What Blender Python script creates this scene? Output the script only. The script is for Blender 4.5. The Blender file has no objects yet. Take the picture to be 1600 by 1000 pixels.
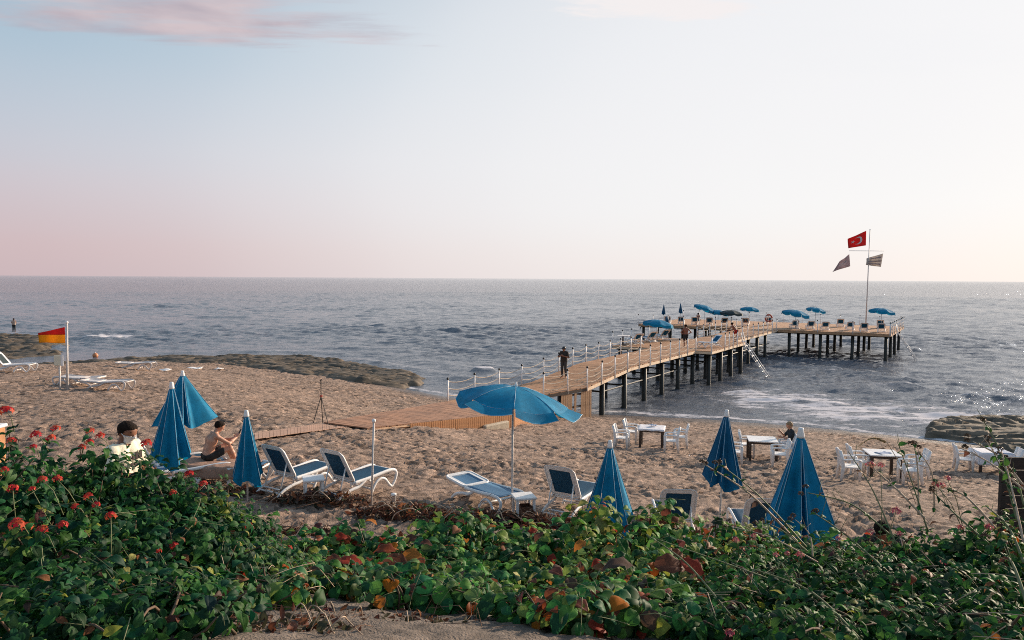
import bpy, math, random
import numpy as np
from mathutils import Vector, Matrix

R = math.radians
scene = bpy.context.scene
COL = scene.collection
rnd = random.Random(11)
nrg = np.random.default_rng(5)

# ------------------------------------------------------------------ camera
CAM_Z = 7.6
FPX = 1160.0            # focal length for a frame 1600 wide
PITCH = math.atan(65.0 / FPX)
ROLL = math.atan(10.0 / 1600.0)
_f = np.array([0, math.cos(PITCH), -math.sin(PITCH)])
_r0 = np.array([1.0, 0, 0]); _u0 = np.array([0, math.sin(PITCH), math.cos(PITCH)])
_r = math.cos(ROLL) * _r0 + math.sin(ROLL) * _u0
_u = -math.sin(ROLL) * _r0 + math.cos(ROLL) * _u0
cam = bpy.data.cameras.new('camera')
camo = bpy.data.objects.new('camera', cam)
COL.objects.link(camo)
cam.sensor_width = 36.0
cam.lens = 36.0 * FPX / 1600.0
cam.clip_start = 0.1
cam.clip_end = 60000.0
camo.matrix_world = Matrix(((_r[0], _u[0], -_f[0], 0), (_r[1], _u[1], -_f[1], 0), (_r[2], _u[2], -_f[2], CAM_Z), (0, 0, 0, 1)))
scene.camera = camo

# ------------------------------------------------------------------ sky, sun, exposure
SUN_AZ, SUN_EL = R(53.0), R(17.0)      # azimuth clockwise from +Y
SUN_DIR = Vector((math.sin(SUN_AZ) * math.cos(SUN_EL), math.cos(SUN_AZ) * math.cos(SUN_EL), math.sin(SUN_EL)))
world = bpy.data.worlds.new("World")
scene.world = world
world.use_nodes = True


def build_world():
    nt = world.node_tree
    N, L = nt.nodes, nt.links
    N.clear()
    out = N.new('ShaderNodeOutputWorld'); bg = N.new('ShaderNodeBackground')
    bg.inputs['Strength'].default_value = 0.1
    L.new(bg.outputs[0], out.inputs[0])
    tc = N.new('ShaderNodeTexCoord')
    sky = N.new('ShaderNodeTexSky'); sky.sky_type = 'NISHITA'; sky.sun_disc = False
    sky.sun_elevation = SUN_EL; sky.sun_rotation = SUN_AZ
    sep = N.new('ShaderNodeSeparateXYZ'); L.new(tc.outputs['Generated'], sep.inputs[0])
    # elevation ramp of the evening sky away from the sun: pink belt, pale, blue
    el = N.new('ShaderNodeValToRGB'); e = el.color_ramp; e.interpolation = 'CARDINAL'
    stops = [(0.0, (.60, .465, .49)), (.05, (.615, .49, .52)), (.13, (.575, .56, .62)), (.24, (.44, .545, .645)), (.345, (.335, .465, .585)), (.7, (.20, .34, .50)), (1.0, (.15, .27, .43))]
    while len(e.elements) < len(stops): e.elements.new(.5)
    for s, (p, c) in zip(e.elements, stops): s.position = p; s.color = (*c, 1)
    L.new(sep.outputs['Z'], el.inputs['Fac'])
    # towards the sun: white haze
    dot = N.new('ShaderNodeVectorMath'); dot.operation = 'DOT_PRODUCT'
    dot.inputs[1].default_value = SUN_DIR
    L.new(tc.outputs['Generated'], dot.inputs[0])
    sr = N.new('ShaderNodeValToRGB'); q = sr.color_ramp; q.interpolation = 'CARDINAL'
    st = [(0.0, 0), (.42, .0), (.55, .06), (.635, .28), (.72, .62), (.80, .87), (.90, 1.0), (1.0, 1.0)]
    while len(q.elements) < len(st): q.elements.new(.5)
    for s, (p, v) in zip(q.elements, st): s.position = p; s.color = (v, v, v, 1)
    mp = N.new('ShaderNodeMapRange'); mp.inputs['From Min'].default_value = -1; mp.inputs['From Max'].default_value = 1
    hz = N.new('ShaderNodeMapRange'); hz.inputs['From Min'].default_value = .15; hz.inputs['From Max'].default_value = 1.0; hz.inputs['To Max'].default_value = .62
    L.new(sep.outputs['Z'], hz.inputs['Value'])
    sb = N.new('ShaderNodeMath'); sb.operation = 'SUBTRACT'; L.new(dot.outputs['Value'], sb.inputs[0]); L.new(hz.outputs[0], sb.inputs[1])
    L.new(sb.outputs[0], mp.inputs['Value']); L.new(mp.outputs[0], sr.inputs['Fac'])
    wr = N.new('ShaderNodeValToRGB'); w = wr.color_ramp; w.interpolation = 'EASE'
    ws = [(0.0, (.88, .83, .82)), (.10, (.895, .885, .89)), (.4, (.885, .885, .90))]
    while len(w.elements) < len(ws): w.elements.new(.5)
    for s, (p, c) in zip(w.elements, ws): s.position = p; s.color = (*c, 1)
    L.new(sep.outputs['Z'], wr.inputs['Fac'])
    m1 = N.new('ShaderNodeMix'); m1.data_type = 'RGBA'
    L.new(sr.outputs[0], m1.inputs['Factor']); L.new(el.outputs[0], m1.inputs[6]); L.new(wr.outputs[0], m1.inputs[7])
    # thin streaky clouds: project the direction on a plane overhead
    dv = N.new('ShaderNodeMath'); dv.operation = 'MAXIMUM'; dv.inputs[1].default_value = .02
    L.new(sep.outputs['Z'], dv.inputs[0])
    px = N.new('ShaderNodeMath'); px.operation = 'DIVIDE'; L.new(sep.outputs['X'], px.inputs[0]); L.new(dv.outputs[0], px.inputs[1])
    py = N.new('ShaderNodeMath'); py.operation = 'DIVIDE'; L.new(sep.outputs['Y'], py.inputs[0]); L.new(dv.outputs[0], py.inputs[1])
    cv = N.new('ShaderNodeCombineXYZ'); L.new(px.outputs[0], cv.inputs[0]); L.new(py.outputs[0], cv.inputs[1])

    def cloud(rot, scale, loc, nscale, detail, dist, centre, sx, sy, angle, hard, hi):
        mpp = N.new('ShaderNodeMapping'); mpp.inputs['Rotation'].default_value = (0, 0, rot)
        mpp.inputs['Scale'].default_value = scale; mpp.inputs['Location'].default_value = loc
        L.new(cv.outputs[0], mpp.inputs[0])
        nz = N.new('ShaderNodeTexNoise'); nz.inputs['Scale'].default_value = nscale; nz.inputs['Detail'].default_value = detail
        nz.inputs['Roughness'].default_value = .58; nz.inputs['Distortion'].default_value = dist
        L.new(mpp.outputs[0], nz.inputs['Vector'])
        # where the cloud bank stands on its plane
        m2 = N.new('ShaderNodeMapping'); m2.vector_type = 'TEXTURE'
        m2.inputs['Location'].default_value = (*centre, 0); m2.inputs['Rotation'].default_value = (0, 0, angle); m2.inputs['Scale'].default_value = (sx, sy, 1)
        L.new(cv.outputs[0], m2.inputs[0])
        ln = N.new('ShaderNodeVectorMath'); ln.operation = 'LENGTH'; L.new(m2.outputs[0], ln.inputs[0])
        fall = N.new('ShaderNodeMapRange'); fall.interpolation_type = 'SMOOTHSTEP'
        fall.inputs['From Min'].default_value = 1.0; fall.inputs['From Max'].default_value = 0.0
        fall.inputs['To Min'].default_value = -.5; fall.inputs['To Max'].default_value = .30
        L.new(ln.outputs['Value'], fall.inputs['Value'])
        ad = N.new('ShaderNodeMath'); ad.operation = 'ADD'; L.new(nz.outputs['Fac'], ad.inputs[0]); L.new(fall.outputs[0], ad.inputs[1])
        th = N.new('ShaderNodeMapRange'); th.interpolation_type = 'SMOOTHSTEP'
        th.inputs['From Min'].default_value = .46; th.inputs['From Max'].default_value = .46 + hard
        th.inputs['To Max'].default_value = hi
        L.new(ad.outputs[0], th.inputs['Value'])
        return th.outputs[0]
    # pink-grey bank high on the left: direction ~ (-.4,.85,.36) -> plane (-1.1, 2.4)
    c1 = cloud(R(-38), (1.0, 4.2, 1), (0, 0, 0), 1.5, 7, .35, (-1.32, 2.92), 2.1, .85, R(10), .40, .95)
    c2 = cloud(R(20), (1.0, 2.0, 1), (3, 1, 0), 4.5, 10, .25, (.55, 2.78), 1.0, .42, R(4), .26, .95)
    c3 = cloud(R(-20), (1.0, 3.0, 1), (7, 2, 0), 1.2, 6, .3, (1.6, 3.3), 3.2, 1.3, R(10), .5, .15)
    cn = N.new('ShaderNodeTexNoise'); cn.inputs['Scale'].default_value = 2.4; cn.inputs['Detail'].default_value = 4
    L.new(cv.outputs[0], cn.inputs['Vector'])
    cr = N.new('ShaderNodeValToRGB'); cr.color_ramp.elements[0].color = (.46, .40, .455, 1); cr.color_ramp.elements[0].position = .35
    cr.color_ramp.elements[1].color = (.66, .545, .565, 1); cr.color_ramp.elements[1].position = .62
    L.new(cn.outputs['Fac'], cr.inputs['Fac'])
    m2 = N.new('ShaderNodeMix'); m2.data_type = 'RGBA'; L.new(c1, m2.inputs['Factor']); L.new(m1.outputs[2], m2.inputs[6]); L.new(cr.outputs[0], m2.inputs[7])
    m3 = N.new('ShaderNodeMix'); m3.data_type = 'RGBA'; L.new(c2, m3.inputs['Factor']); L.new(m2.outputs[2], m3.inputs[6]); m3.inputs[7].default_value = (.91, .86, .85, 1)
    m4 = N.new('ShaderNodeMix'); m4.data_type = 'RGBA'; L.new(c3, m4.inputs['Factor']); L.new(m3.outputs[2], m4.inputs[6]); m4.inputs[7].default_value = (.84, .85, .875, 1)
    # the glare round the low sun
    gl = N.new('ShaderNodeMapRange'); gl.interpolation_type = 'SMOOTHSTEP'
    gl.inputs['From Min'].default_value = .962; gl.inputs['From Max'].default_value = 1.0; gl.inputs['To Min'].default_value = 8.5; gl.inputs['To Max'].default_value = 60.0
    L.new(dot.outputs['Value'], gl.inputs['Value'])
    sc = N.new('ShaderNodeVectorMath'); sc.operation = 'SCALE'; L.new(gl.outputs[0], sc.inputs['Scale'])
    L.new(m4.outputs[2], sc.inputs[0])
    mx = N.new('ShaderNodeMix'); mx.data_type = 'RGBA'; mx.inputs['Factor'].default_value = .95
    L.new(sky.outputs[0], mx.inputs[6]); L.new(sc.outputs[0], mx.inputs[7])
    L.new(mx.outputs[2], bg.inputs['Color'])


build_world()
sun = bpy.data.lights.new('sun', 'SUN')
suno = bpy.data.objects.new('sun', sun)
COL.objects.link(suno)
sun.energy = 5.0
sun.angle = R(0.6)
sun.color = (1.0, .80, .59)
suno.rotation_euler = (-SUN_DIR).to_track_quat('-Z', 'Y').to_euler()
suno.location = (60, 40, 40)
scene.view_settings.view_transform = 'Standard'
scene.view_settings.look = 'None'
scene.view_settings.gamma = 1.0
scene.view_settings.exposure = 0.28
scene.view_settings.use_curve_mapping = False
scene.cycles.max_bounces = 6
scene.cycles.diffuse_bounces = 2
scene.cycles.glossy_bounces = 3
scene.cycles.transparent_max_bounces = 6
scene.cycles.caustics_reflective = False
scene.cycles.caustics_refractive = False
scene.cycles.use_denoising = False
scene.cycles.filter_width = 1.0


# ------------------------------------------------------------------ pixel helpers (used to survey positions in the photograph)
def ray(px, py):
    d = _f + _r * ((px - 800) / FPX) - _u * ((py - 500) / FPX)
    return d


def at_z(px, py, z):
    d = ray(px, py)
    t = (z - CAM_Z) / d[2]
    return np.array([d[0] * t, d[1] * t, z])


def at_y(px, py, Y):
    d = ray(px, py)
    t = Y / d[1]
    return np.array([d[0] * t, Y, CAM_Z + d[2] * t])


# ------------------------------------------------------------------ noise
def _hash(ix, iy, seed):
    h = (ix.astype(np.int64) * 374761393 + iy.astype(np.int64) * 668265263 + seed * 1442695041) & 0xFFFFFFFF
    h = ((h ^ (h >> 13)) * 1274126177) & 0xFFFFFFFF
    h = ((h ^ (h >> 16)) * 2246822519) & 0xFFFFFFFF
    return ((h ^ (h >> 15)) & 0xFFFFFF) / float(0xFFFFFF)


def vnoise(x, y, seed=0):
    x = np.asarray(x, float); y = np.asarray(y, float)
    ix = np.floor(x); iy = np.floor(y)
    fx = x - ix; fy = y - iy
    fx = fx * fx * fx * (fx * (fx * 6 - 15) + 10); fy = fy * fy * fy * (fy * (fy * 6 - 15) + 10)
    a = _hash(ix, iy, seed); b = _hash(ix + 1, iy, seed); c = _hash(ix, iy + 1, seed); d = _hash(ix + 1, iy + 1, seed)
    return (a + (b - a) * fx) * (1 - fy) + (c + (d - c) * fx) * fy


def fbm(x, y, octv=4, seed=0, gain=.5):
    t = 0; amp = 1.0; tot = 0
    for i in range(octv):
        t = t + amp * (vnoise(x * 2 ** i + 17.3 * i, y * 2 ** i - 9.1 * i, seed + i) - .5); tot += amp; amp *= gain
    return t / tot * 2


def worley(x, y, seed=0):
    ix = np.floor(x); iy = np.floor(y)
    best = np.full(x.shape, 9.0)
    for dx in (-1, 0, 1):
        for dy in (-1, 0, 1):
            cx = ix + dx; cy = iy + dy
            px = cx + _hash(cx, cy, seed); py = cy + _hash(cx, cy, seed + 91)
            best = np.minimum(best, (px - x) ** 2 + (py - y) ** 2)
    return np.sqrt(best)


def sstep(a, b, x):
    t = np.clip((np.asarray(x, float) - a) / (b - a), 0, 1)
    return t * t * (3 - 2 * t)


# ------------------------------------------------------------------ materials
def mat(name, color, rough=.6, var=.0, vscale=6.0, bump=.0, bscale=40.0, metallic=0.0, spec=.5, trans=0.0, stretch=(1, 1, 1), color2=None, coords='Object'):
    m = bpy.data.materials.new(name); m.use_nodes = True
    nt = m.node_tree; N, L = nt.nodes, nt.links
    b = N['Principled BSDF']
    b.inputs['Base Color'].default_value = (*color, 1); b.inputs['Roughness'].default_value = rough
    b.inputs['Metallic'].default_value = metallic; b.inputs['Specular IOR Level'].default_value = spec
    if var or bump:
        tc = N.new('ShaderNodeTexCoord'); mp = N.new('ShaderNodeMapping'); mp.inputs['Scale'].default_value = stretch
        L.new(tc.outputs[coords], mp.inputs[0])
    if var:
        nz = N.new('ShaderNodeTexNoise'); nz.inputs['Scale'].default_value = vscale; nz.inputs['Detail'].default_value = 6
        nz.inputs['Roughness'].default_value = .65
        L.new(mp.outputs[0], nz.inputs['Vector'])
        cr = N.new('ShaderNodeValToRGB')
        c2 = color2 or tuple(c * (1 - var) for c in color)
        c1 = color if color2 else tuple(min(1, c * (1 + var * .6)) for c in color)
        cr.color_ramp.elements[0].position = .3; cr.color_ramp.elements[1].position = .7
        cr.color_ramp.elements[0].color = (*c2, 1); cr.color_ramp.elements[1].color = (*c1, 1)
        L.new(nz.outputs['Fac'], cr.inputs['Fac']); L.new(cr.outputs[0], b.inputs['Base Color'])
    if bump:
        n2 = N.new('ShaderNodeTexNoise'); n2.inputs['Scale'].default_value = bscale; n2.inputs['Detail'].default_value = 5
        L.new(mp.outputs[0], n2.inputs['Vector'])
        bp = N.new('ShaderNodeBump'); bp.inputs['Strength'].default_value = bump; bp.inputs['Distance'].default_value = .02
        L.new(n2.outputs['Fac'], bp.inputs['Height']); L.new(bp.outputs[0], b.inputs['Normal'])
    if trans:
        t = N.new('ShaderNodeBsdfTranslucent'); mx = N.new('ShaderNodeMixShader'); mx.inputs[0].default_value = trans
        src = b.inputs['Base Color']
        if src.is_linked: L.new(src.links[0].from_socket, t.inputs['Color'])
        else: t.inputs['Color'].default_value = (*color, 1)
        L.new(b.outputs[0], mx.inputs[1]); L.new(t.outputs[0], mx.inputs[2])
        L.new(mx.outputs[0], N['Material Output'].inputs['Surface'])
    return m


M = {}
M['white_plastic'] = mat('white_plastic', (.84, .81, .79), .38, .12, 5, .05, 60)
M['old_plastic'] = mat('weathered_plastic', (.66, .60, .57), .5, .18, 8, .08, 50)
M['sling'] = mat('blue_sling', (.006, .085, .165), .75, .25, 30, .2, 300, trans=.25)
M['sling_light'] = mat('blue_sling_faded', (.06, .17, .30), .65, .25, 30, .2, 300)
M['canvas'] = mat('blue_canvas', (.002, .235, .43), .7, .30, 3.5, .12, 120, trans=.30, spec=.25)
M['canvas_dark'] = mat('navy_canvas', (.003, .11, .23), .7, .18, 7, .12, 120, trans=.22, spec=.25)
M['canvas_black'] = mat('black_canvas', (.012, .03, .035), .7, .2, 7, .1, 120, trans=.1)
M['piping'] = mat('pale_blue_piping', (.28, .45, .58), .6)
M['pole'] = mat('white_pole', (.62, .57, .54), .45, .25, 12, 0)
M['dark_wood'] = mat('dark_wood', (.045, .026, .018), .55, .4, 10, .2, 30, stretch=(6, 6, 1))
M['deck'] = mat('deck_wood', (.53, .275, .135), .7, .35, 2.2, .25, 20, color2=(.34, .17, .085))
M['deck_path'] = mat('path_wood', (.45, .225, .125), .75, .35, 1.6, .25, 20, color2=(.20, .105, .065))
M['fascia'] = mat('fascia_wood', (.56, .33, .18), .65, .3, 2.5, .2, 20, color2=(.30, .165, .085))
M['fascia_pale'] = mat('edge_wood', (.70, .52, .36), .65, .25, 5, .2, 20)
M['slat'] = mat('slat_wood', (.60, .28, .11), .65, .35, 3, .2, 20, color2=(.28, .12, .05))
M['pile'] = mat('tarred_pile', (.020, .022, .019), .6, .5, 5, .4, 15)
M['concrete'] = mat('pale_concrete', (.52, .43, .32), .85, .3, 5, .3, 20)
M['black'] = mat('black_plastic', (.012, .012, .013), .45)
M['rope'] = mat('rope_fibre', (.54, .45, .36), .85, .2, 30, .2, 200)
M['metal'] = mat('galvanised_metal', (.50, .48, .46), .4, .2, 9, 0, metallic=.6)
M['cloth_white'] = mat('white_cloth', (.74, .71, .73), .8, .06, 3, .15, 60)
M['cloth_blue'] = mat('pale_blue_cloth', (.36, .42, .55), .8, .15, 6, .15, 60)
M['red_flag'] = mat('red_flag_cloth', (.62, .030, .022), .75, .1, 5, .1, 80, trans=.5)
M['yellow_flag'] = mat('yellow_flag_cloth', (.85, .43, .012), .75, .1, 5, .1, 80, trans=.5)
M['flag_white'] = mat('flag_emblem', (.75, .72, .70), .75, trans=.3)
M['grey_flag'] = mat('grey_flag_cloth', (.47, .38, .39), .8, .25, 3, .1, 80, trans=.55)
M['beige_flag'] = mat('beige_flag_cloth', (.60, .545, .50), .8, .2, 3, .1, 80, trans=.55)
M['skin'] = mat('skin', (.54, .27, .175), .5, .15, 6, .05, 80)
M['skin_tan'] = mat('tanned_skin', (.27, .115, .065), .5, .15, 6, .05, 80)
M['skin_dark'] = mat('sunburnt_skin', (.25, .085, .045), .5, .15, 6, .05, 80)
M['hair'] = mat('dark_hair', (.020, .012, .008), .85, .5, 60, .8, 90, spec=.15)
M['hair_fair'] = mat('fair_hair', (.30, .18, .09), .55, .3, 40, .5, 60)
M['eye_white'] = mat('eye_white', (.7, .68, .66), .3)
M['mask'] = mat('mask_cloth', (.74, .70, .68), .8, .05, 20)
M['shirt_yellow'] = mat('pale_yellow_shirt', (.76, .70, .54), .85, .1, 8, .2, 60)
M['shirt_dark'] = mat('dark_olive_shirt', (.030, .022, .018), .85, .2, 8, .2, 60)
M['trouser'] = mat('dark_trousers', (.05, .045, .045), .85, .2, 8, .2, 60)
M['shorts'] = mat('black_shorts', (.012, .012, .013), .8, .2, 8, .2, 60)
M['vest'] = mat('pale_vest', (.48, .36, .30), .85, .15, 8, .2, 60)
M['top_navy'] = mat('dark_top', (.02, .025, .03), .85, .2, 8, .2, 60)
M['towel'] = mat('beige_towel', (.40, .235, .165), .95, .25, 7, .5, 90)
M['towel_grey'] = mat('grey_towel', (.10, .085, .085), .95, .25, 7, .5, 90)
M['brown_box'] = mat('brown_crate', (.10, .035, .015), .7, .3, 8)
M['ring_red'] = mat('ring_red', (.38, .06, .035), .5)
M['ring_white'] = mat('ring_white', (.72, .68, .66), .5)
M['buoy'] = mat('buoy_orange', (.55, .22, .10), .5)
M['fence'] = mat('weathered_board', (.036, .025, .019), .85, .45, 5, .5, 14, stretch=(1, 1, 6))
M['twig'] = mat('dry_twig', (.23, .125, .075), .85, .4, 14, .2, 60)
M['twig_pale'] = mat('pale_dry_stem', (.50, .36, .25), .8, .3, 14, .2, 60)
M['stem_green'] = mat('green_stem', (.16, .17, .075), .7, .35, 10, .1, 60)
M['stem_brown'] = mat('woody_stem', (.13, .080, .045), .8, .35, 10, .2, 60)
M['print'] = mat('shirt_print', (.03, .015, .015), .8)


def tint_mat(name, rough=.45, trans=.25, spec=.5):
    """leaf and petal material: colour comes with each leaf (its own pigment), a noise mottles it"""
    m = bpy.data.materials.new(name); m.use_nodes = True
    nt = m.node_tree; N, L = nt.nodes, nt.links
    b = N['Principled BSDF']; b.inputs['Roughness'].default_value = rough; b.inputs['Specular IOR Level'].default_value = spec
    at = N.new('ShaderNodeAttribute'); at.attribute_name = 'tint'
    tc = N.new('ShaderNodeTexCoord')
    nz = N.new('ShaderNodeTexNoise'); nz.inputs['Scale'].default_value = 35; nz.inputs['Detail'].default_value = 3
    L.new(tc.outputs['Object'], nz.inputs['Vector'])
    mr = N.new('ShaderNodeMapRange'); mr.inputs['From Min'].default_value = .3; mr.inputs['From Max'].default_value = .7
    mr.inputs['To Min'].default_value = .72; mr.inputs['To Max'].default_value = 1.22
    L.new(nz.outputs['Fac'], mr.inputs['Value'])
    mul = N.new('ShaderNodeVectorMath'); mul.operation = 'SCALE'
    L.new(at.outputs['Color'], mul.inputs[0]); L.new(mr.outputs[0], mul.inputs['Scale'])
    L.new(mul.outputs[0], b.inputs['Base Color'])
    t = N.new('ShaderNodeBsdfTranslucent'); L.new(mul.outputs[0], t.inputs['Color'])
    mx = N.new('ShaderNodeMixShader'); mx.inputs[0].default_value = trans
    L.new(b.outputs[0], mx.inputs[1]); L.new(t.outputs[0], mx.inputs[2])
    L.new(mx.outputs[0], N['Material Output'].inputs['Surface'])
    return m


M['leaf'] = tint_mat('leaf', .55, .36, .18)
M['petal'] = tint_mat('petal', .6, .3, .2)


# ------------------------------------------------------------------ mesh building
class MB:
    def __init__(self):
        self.v = []; self.f = []; self.mi = []; self.cur = 0

    def add(self, vs, fs):
        o = len(self.v)
        self.v.extend([tuple(p) for p in vs])
        self.f.extend([tuple(i + o for i in f) for f in fs])
        self.mi.extend([self.cur] * len(fs))

    def box(self, c, size, rot=None):
        x, y, z = (s / 2 for s in size)
        vs = [Vector((a * x, b * y, d * z)) for a in (-1, 1) for b in (-1, 1) for d in (-1, 1)]
        if rot is not None: vs = [rot @ v for v in vs]
        c = Vector(c)
        self.add([v + c for v in vs], [(0, 1, 3, 2), (4, 6, 7, 5), (0, 4, 5, 1), (2, 3, 7, 6), (0, 2, 6, 4), (1, 5, 7, 3)])

    def bbox(self, c, size, rot=None, bev=.01):
        """box with chamfered long edges (24-vertex)"""
        x, y, z = (s / 2 for s in size); b = min(bev, x * .45, y * .45, z * .45)
        ring = []
        prof = [(x - b, y), (x, y - b), (x, -y + b), (x - b, -y), (-x + b, -y), (-x, -y + b), (-x, y - b), (-x + b, y)]
        vs = []
        for zz, ins in ((-z, b), (-z + b, 0), (z - b, 0), (z, b)):
            for (a, d) in prof:
                vs.append(Vector((a - math.copysign(ins, a) * .7, d - math.copysign(ins, d) * .7, zz)))
        if rot is not None: vs = [rot @ v for v in vs]
        c = Vector(c)
        fs = []
        for k in range(3):
            for i in range(8):
                j = (i + 1) % 8
                fs.append((k * 8 + i, (k + 1) * 8 + i, (k + 1) * 8 + j, k * 8 + j))
        fs.append(tuple(range(8))); fs.append(tuple(24 + i for i in reversed(range(8))))
        self.add([v + c for v in vs], fs)

    def tube(self, pts, r, n=8, cap=True, flat=None):
        """tube through pts; r number or list; flat=(a,b) scales the profile along side/up"""
        pts = [Vector(p) for p in pts]
        rs = r if isinstance(r, (list, tuple)) else [r] * len(pts)
        up = Vector((0, 0, 1)); vs = []; prev = None
        for i, p in enumerate(pts):
            t = (pts[min(i + 1, len(pts) - 1)] - pts[max(i - 1, 0)])
            if t.length < 1e-9: t = Vector((0, 0, 1))
            t.normalize()
            if prev is None:
                ref = up if abs(t.z) < .9 else Vector((0, 1, 0))
                a = t.cross(ref).normalized()
            else:
                a = (prev - t * prev.dot(t))
                a = a.normalized() if a.length > 1e-6 else t.cross(Vector((0, 1, 0))).normalized()
            prev = a
            b = t.cross(a)
            fa, fb = flat or (1, 1)
            for k in range(n):
                ph = 2 * math.pi * k / n
                vs.append(p + a * (math.cos(ph) * rs[i] * fa) + b * (math.sin(ph) * rs[i] * fb))
        fs = []
        for i in range(len(pts) - 1):
            for k in range(n):
                l = (k + 1) % n
                fs.append((i * n + k, i * n + l, (i + 1) * n + l, (i + 1) * n + k))
        if cap:
            fs.append(tuple(reversed(range(n)))); fs.append(tuple((len(pts) - 1) * n + k for k in range(n)))
        self.add(vs, fs)

    def lathe(self, prof, c=(0, 0, 0), n=12):
        vs = []; c = Vector(c)
        for (r, z) in prof:
            for k in range(n):
                ph = 2 * math.pi * k / n
                vs.append(c + Vector((r * math.cos(ph), r * math.sin(ph), z)))
        fs = []
        for i in range(len(prof) - 1):
            for k in range(n):
                l = (k + 1) % n
                fs.append((i * n + k, i * n + l, (i + 1) * n + l, (i + 1) * n + k))
        fs.append(tuple(reversed(range(n)))); fs.append(tuple((len(prof) - 1) * n + k for k in range(n)))
        self.add(vs, fs)

    def prism(self, poly, z0, z1):
        """vertical prism over a plan polygon (counter-clockwise); z may be a list per vertex"""
        n = len(poly)
        zb = z0 if isinstance(z0, (list, tuple)) else [z0] * n
        zt = z1 if isinstance(z1, (list, tuple)) else [z1] * n
        vs = [(p[0], p[1], zb[i]) for i, p in enumerate(poly)] + [(p[0], p[1], zt[i]) for i, p in enumerate(poly)]
        fs = [tuple(reversed(range(n))), tuple(range(n, 2 * n))]
        for i in range(n):
            j = (i + 1) % n
            fs.append((i, j, n + j, n + i))
        self.add(vs, fs)

    def hexa(self, b, t):
        """box from 4 bottom corners and 4 top corners"""
        self.add(list(b) + list(t), [(3, 2, 1, 0), (4, 5, 6, 7), (0, 1, 5, 4), (1, 2, 6, 5), (2, 3, 7, 6), (3, 0, 4, 7)])

    def mesh(self, name, mats=None, smooth=False):
        me = bpy.data.meshes.new(name)
        me.from_pydata([tuple(v) for v in self.v], [], self.f)
        if mats is not None:
            for m in (mats if isinstance(mats, (list, tuple)) else [mats]): me.materials.append(m)
        if len(set(self.mi)) > 1: me.polygons.foreach_set('material_index', self.mi)
        if smooth: me.polygons.foreach_set('use_smooth', [True] * len(me.polygons))
        me.update()
        return me

    def build(self, name, mats, parent=None, smooth=False, kind=None):
        o = bpy.data.objects.new(name, self.mesh(name, mats, smooth))
        COL.objects.link(o)
        if parent is not None: o.parent = parent
        if kind: o['kind'] = kind
        return o


def np_mesh(name, V, F, mats, smooth=True, attrs=None, fattrs=None):
    """big mesh from numpy arrays; F is (n,3) or (n,4)"""
    me = bpy.data.meshes.new(name)
    k = F.shape[1]
    me.vertices.add(len(V)); me.vertices.foreach_set('co', np.ascontiguousarray(V, np.float32).ravel())
    me.loops.add(F.size); me.loops.foreach_set('vertex_index', np.ascontiguousarray(F, np.int32).ravel())
    me.polygons.add(len(F)); me.polygons.foreach_set('loop_start', np.arange(0, F.size, k, dtype=np.int32))
    me.polygons.foreach_set('loop_total', np.full(len(F), k, np.int32))
    if smooth: me.polygons.foreach_set('use_smooth', np.ones(len(F), bool))
    me.update(calc_edges=True)
    for n, a in (attrs or {}).items():
        if a.ndim == 1:
            at = me.attributes.new(n, 'FLOAT', 'POINT'); at.data.foreach_set('value', a.astype(np.float32))
        else:
            at = me.attributes.new(n, 'FLOAT_COLOR', 'POINT')
            c = np.ones((len(V), 4), np.float32); c[:, :3] = a
            at.data.foreach_set('color', c.ravel())
    for m in (mats if isinstance(mats, (list, tuple)) else [mats]): me.materials.append(m)
    return me


def link(name, me, parent=None, kind=None):
    o = bpy.data.objects.new(name, me); COL.objects.link(o)
    if parent is not None: o.parent = parent
    if kind: o['kind'] = kind
    return o


def thing(name, label, cat, loc=(0, 0, 0), rz=0.0, group=None, rot=None):
    o = bpy.data.objects.new(name, None); COL.objects.link(o)
    o.empty_display_size = .2
    o.location = loc; o.rotation_euler = rot or (0, 0, rz)
    tag(o, label, cat, group)
    return o


def tag(o, label, cat, group=None, kind=None):
    if label: o['label'] = label
    if cat: o['category'] = cat
    if group: o['group'] = group
    if kind: o['kind'] = kind
    return o


KIDS = {}


def copy_tree(src, loc, rz=0.0, label=None, group=None, rot=None, scale=None):
    c = src.copy(); COL.objects.link(c)
    c.location = loc; c.rotation_euler = rot or (0, 0, rz)
    if scale: c.scale = scale
    if label: c['label'] = label
    if group: c['group'] = group
    if src.name not in KIDS:
        KIDS[src.name] = [(ch, list(ch.children)) for ch in src.children]
    for ch, gs in KIDS[src.name]:
        d = ch.copy(); COL.objects.link(d); d.parent = c
        for g in gs:
            e = g.copy(); COL.objects.link(e); e.parent = d
    return c


def grid_faces(nx, ny):
    a = np.arange(nx * ny).reshape(ny, nx)
    return np.stack([a[:-1, :-1], a[:-1, 1:], a[1:, 1:], a[1:, :-1]], -1).reshape(-1, 4)
# ------------------------------------------------------------------ terrain
_sp = [(-420, 590), (-100, 580), (20, 576), (110, 571), (240, 562), (400, 564), (560, 588), (640, 608), (700, 619), (760, 628), (930, 645), (1100, 653), (1300, 669), (1430, 683), (1600, 702), (1900, 740)]
_sh = np.array([at_z(px, py, 0.0)[:2] for px, py in _sp])
_sh = _sh[np.argsort(_sh[:, 0])]


def shore_s(x, y):
    """about the distance inland from the water line (negative out at sea)"""
    return (np.interp(x, _sh[:, 0], _sh[:, 1]) - y) * .88


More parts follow.
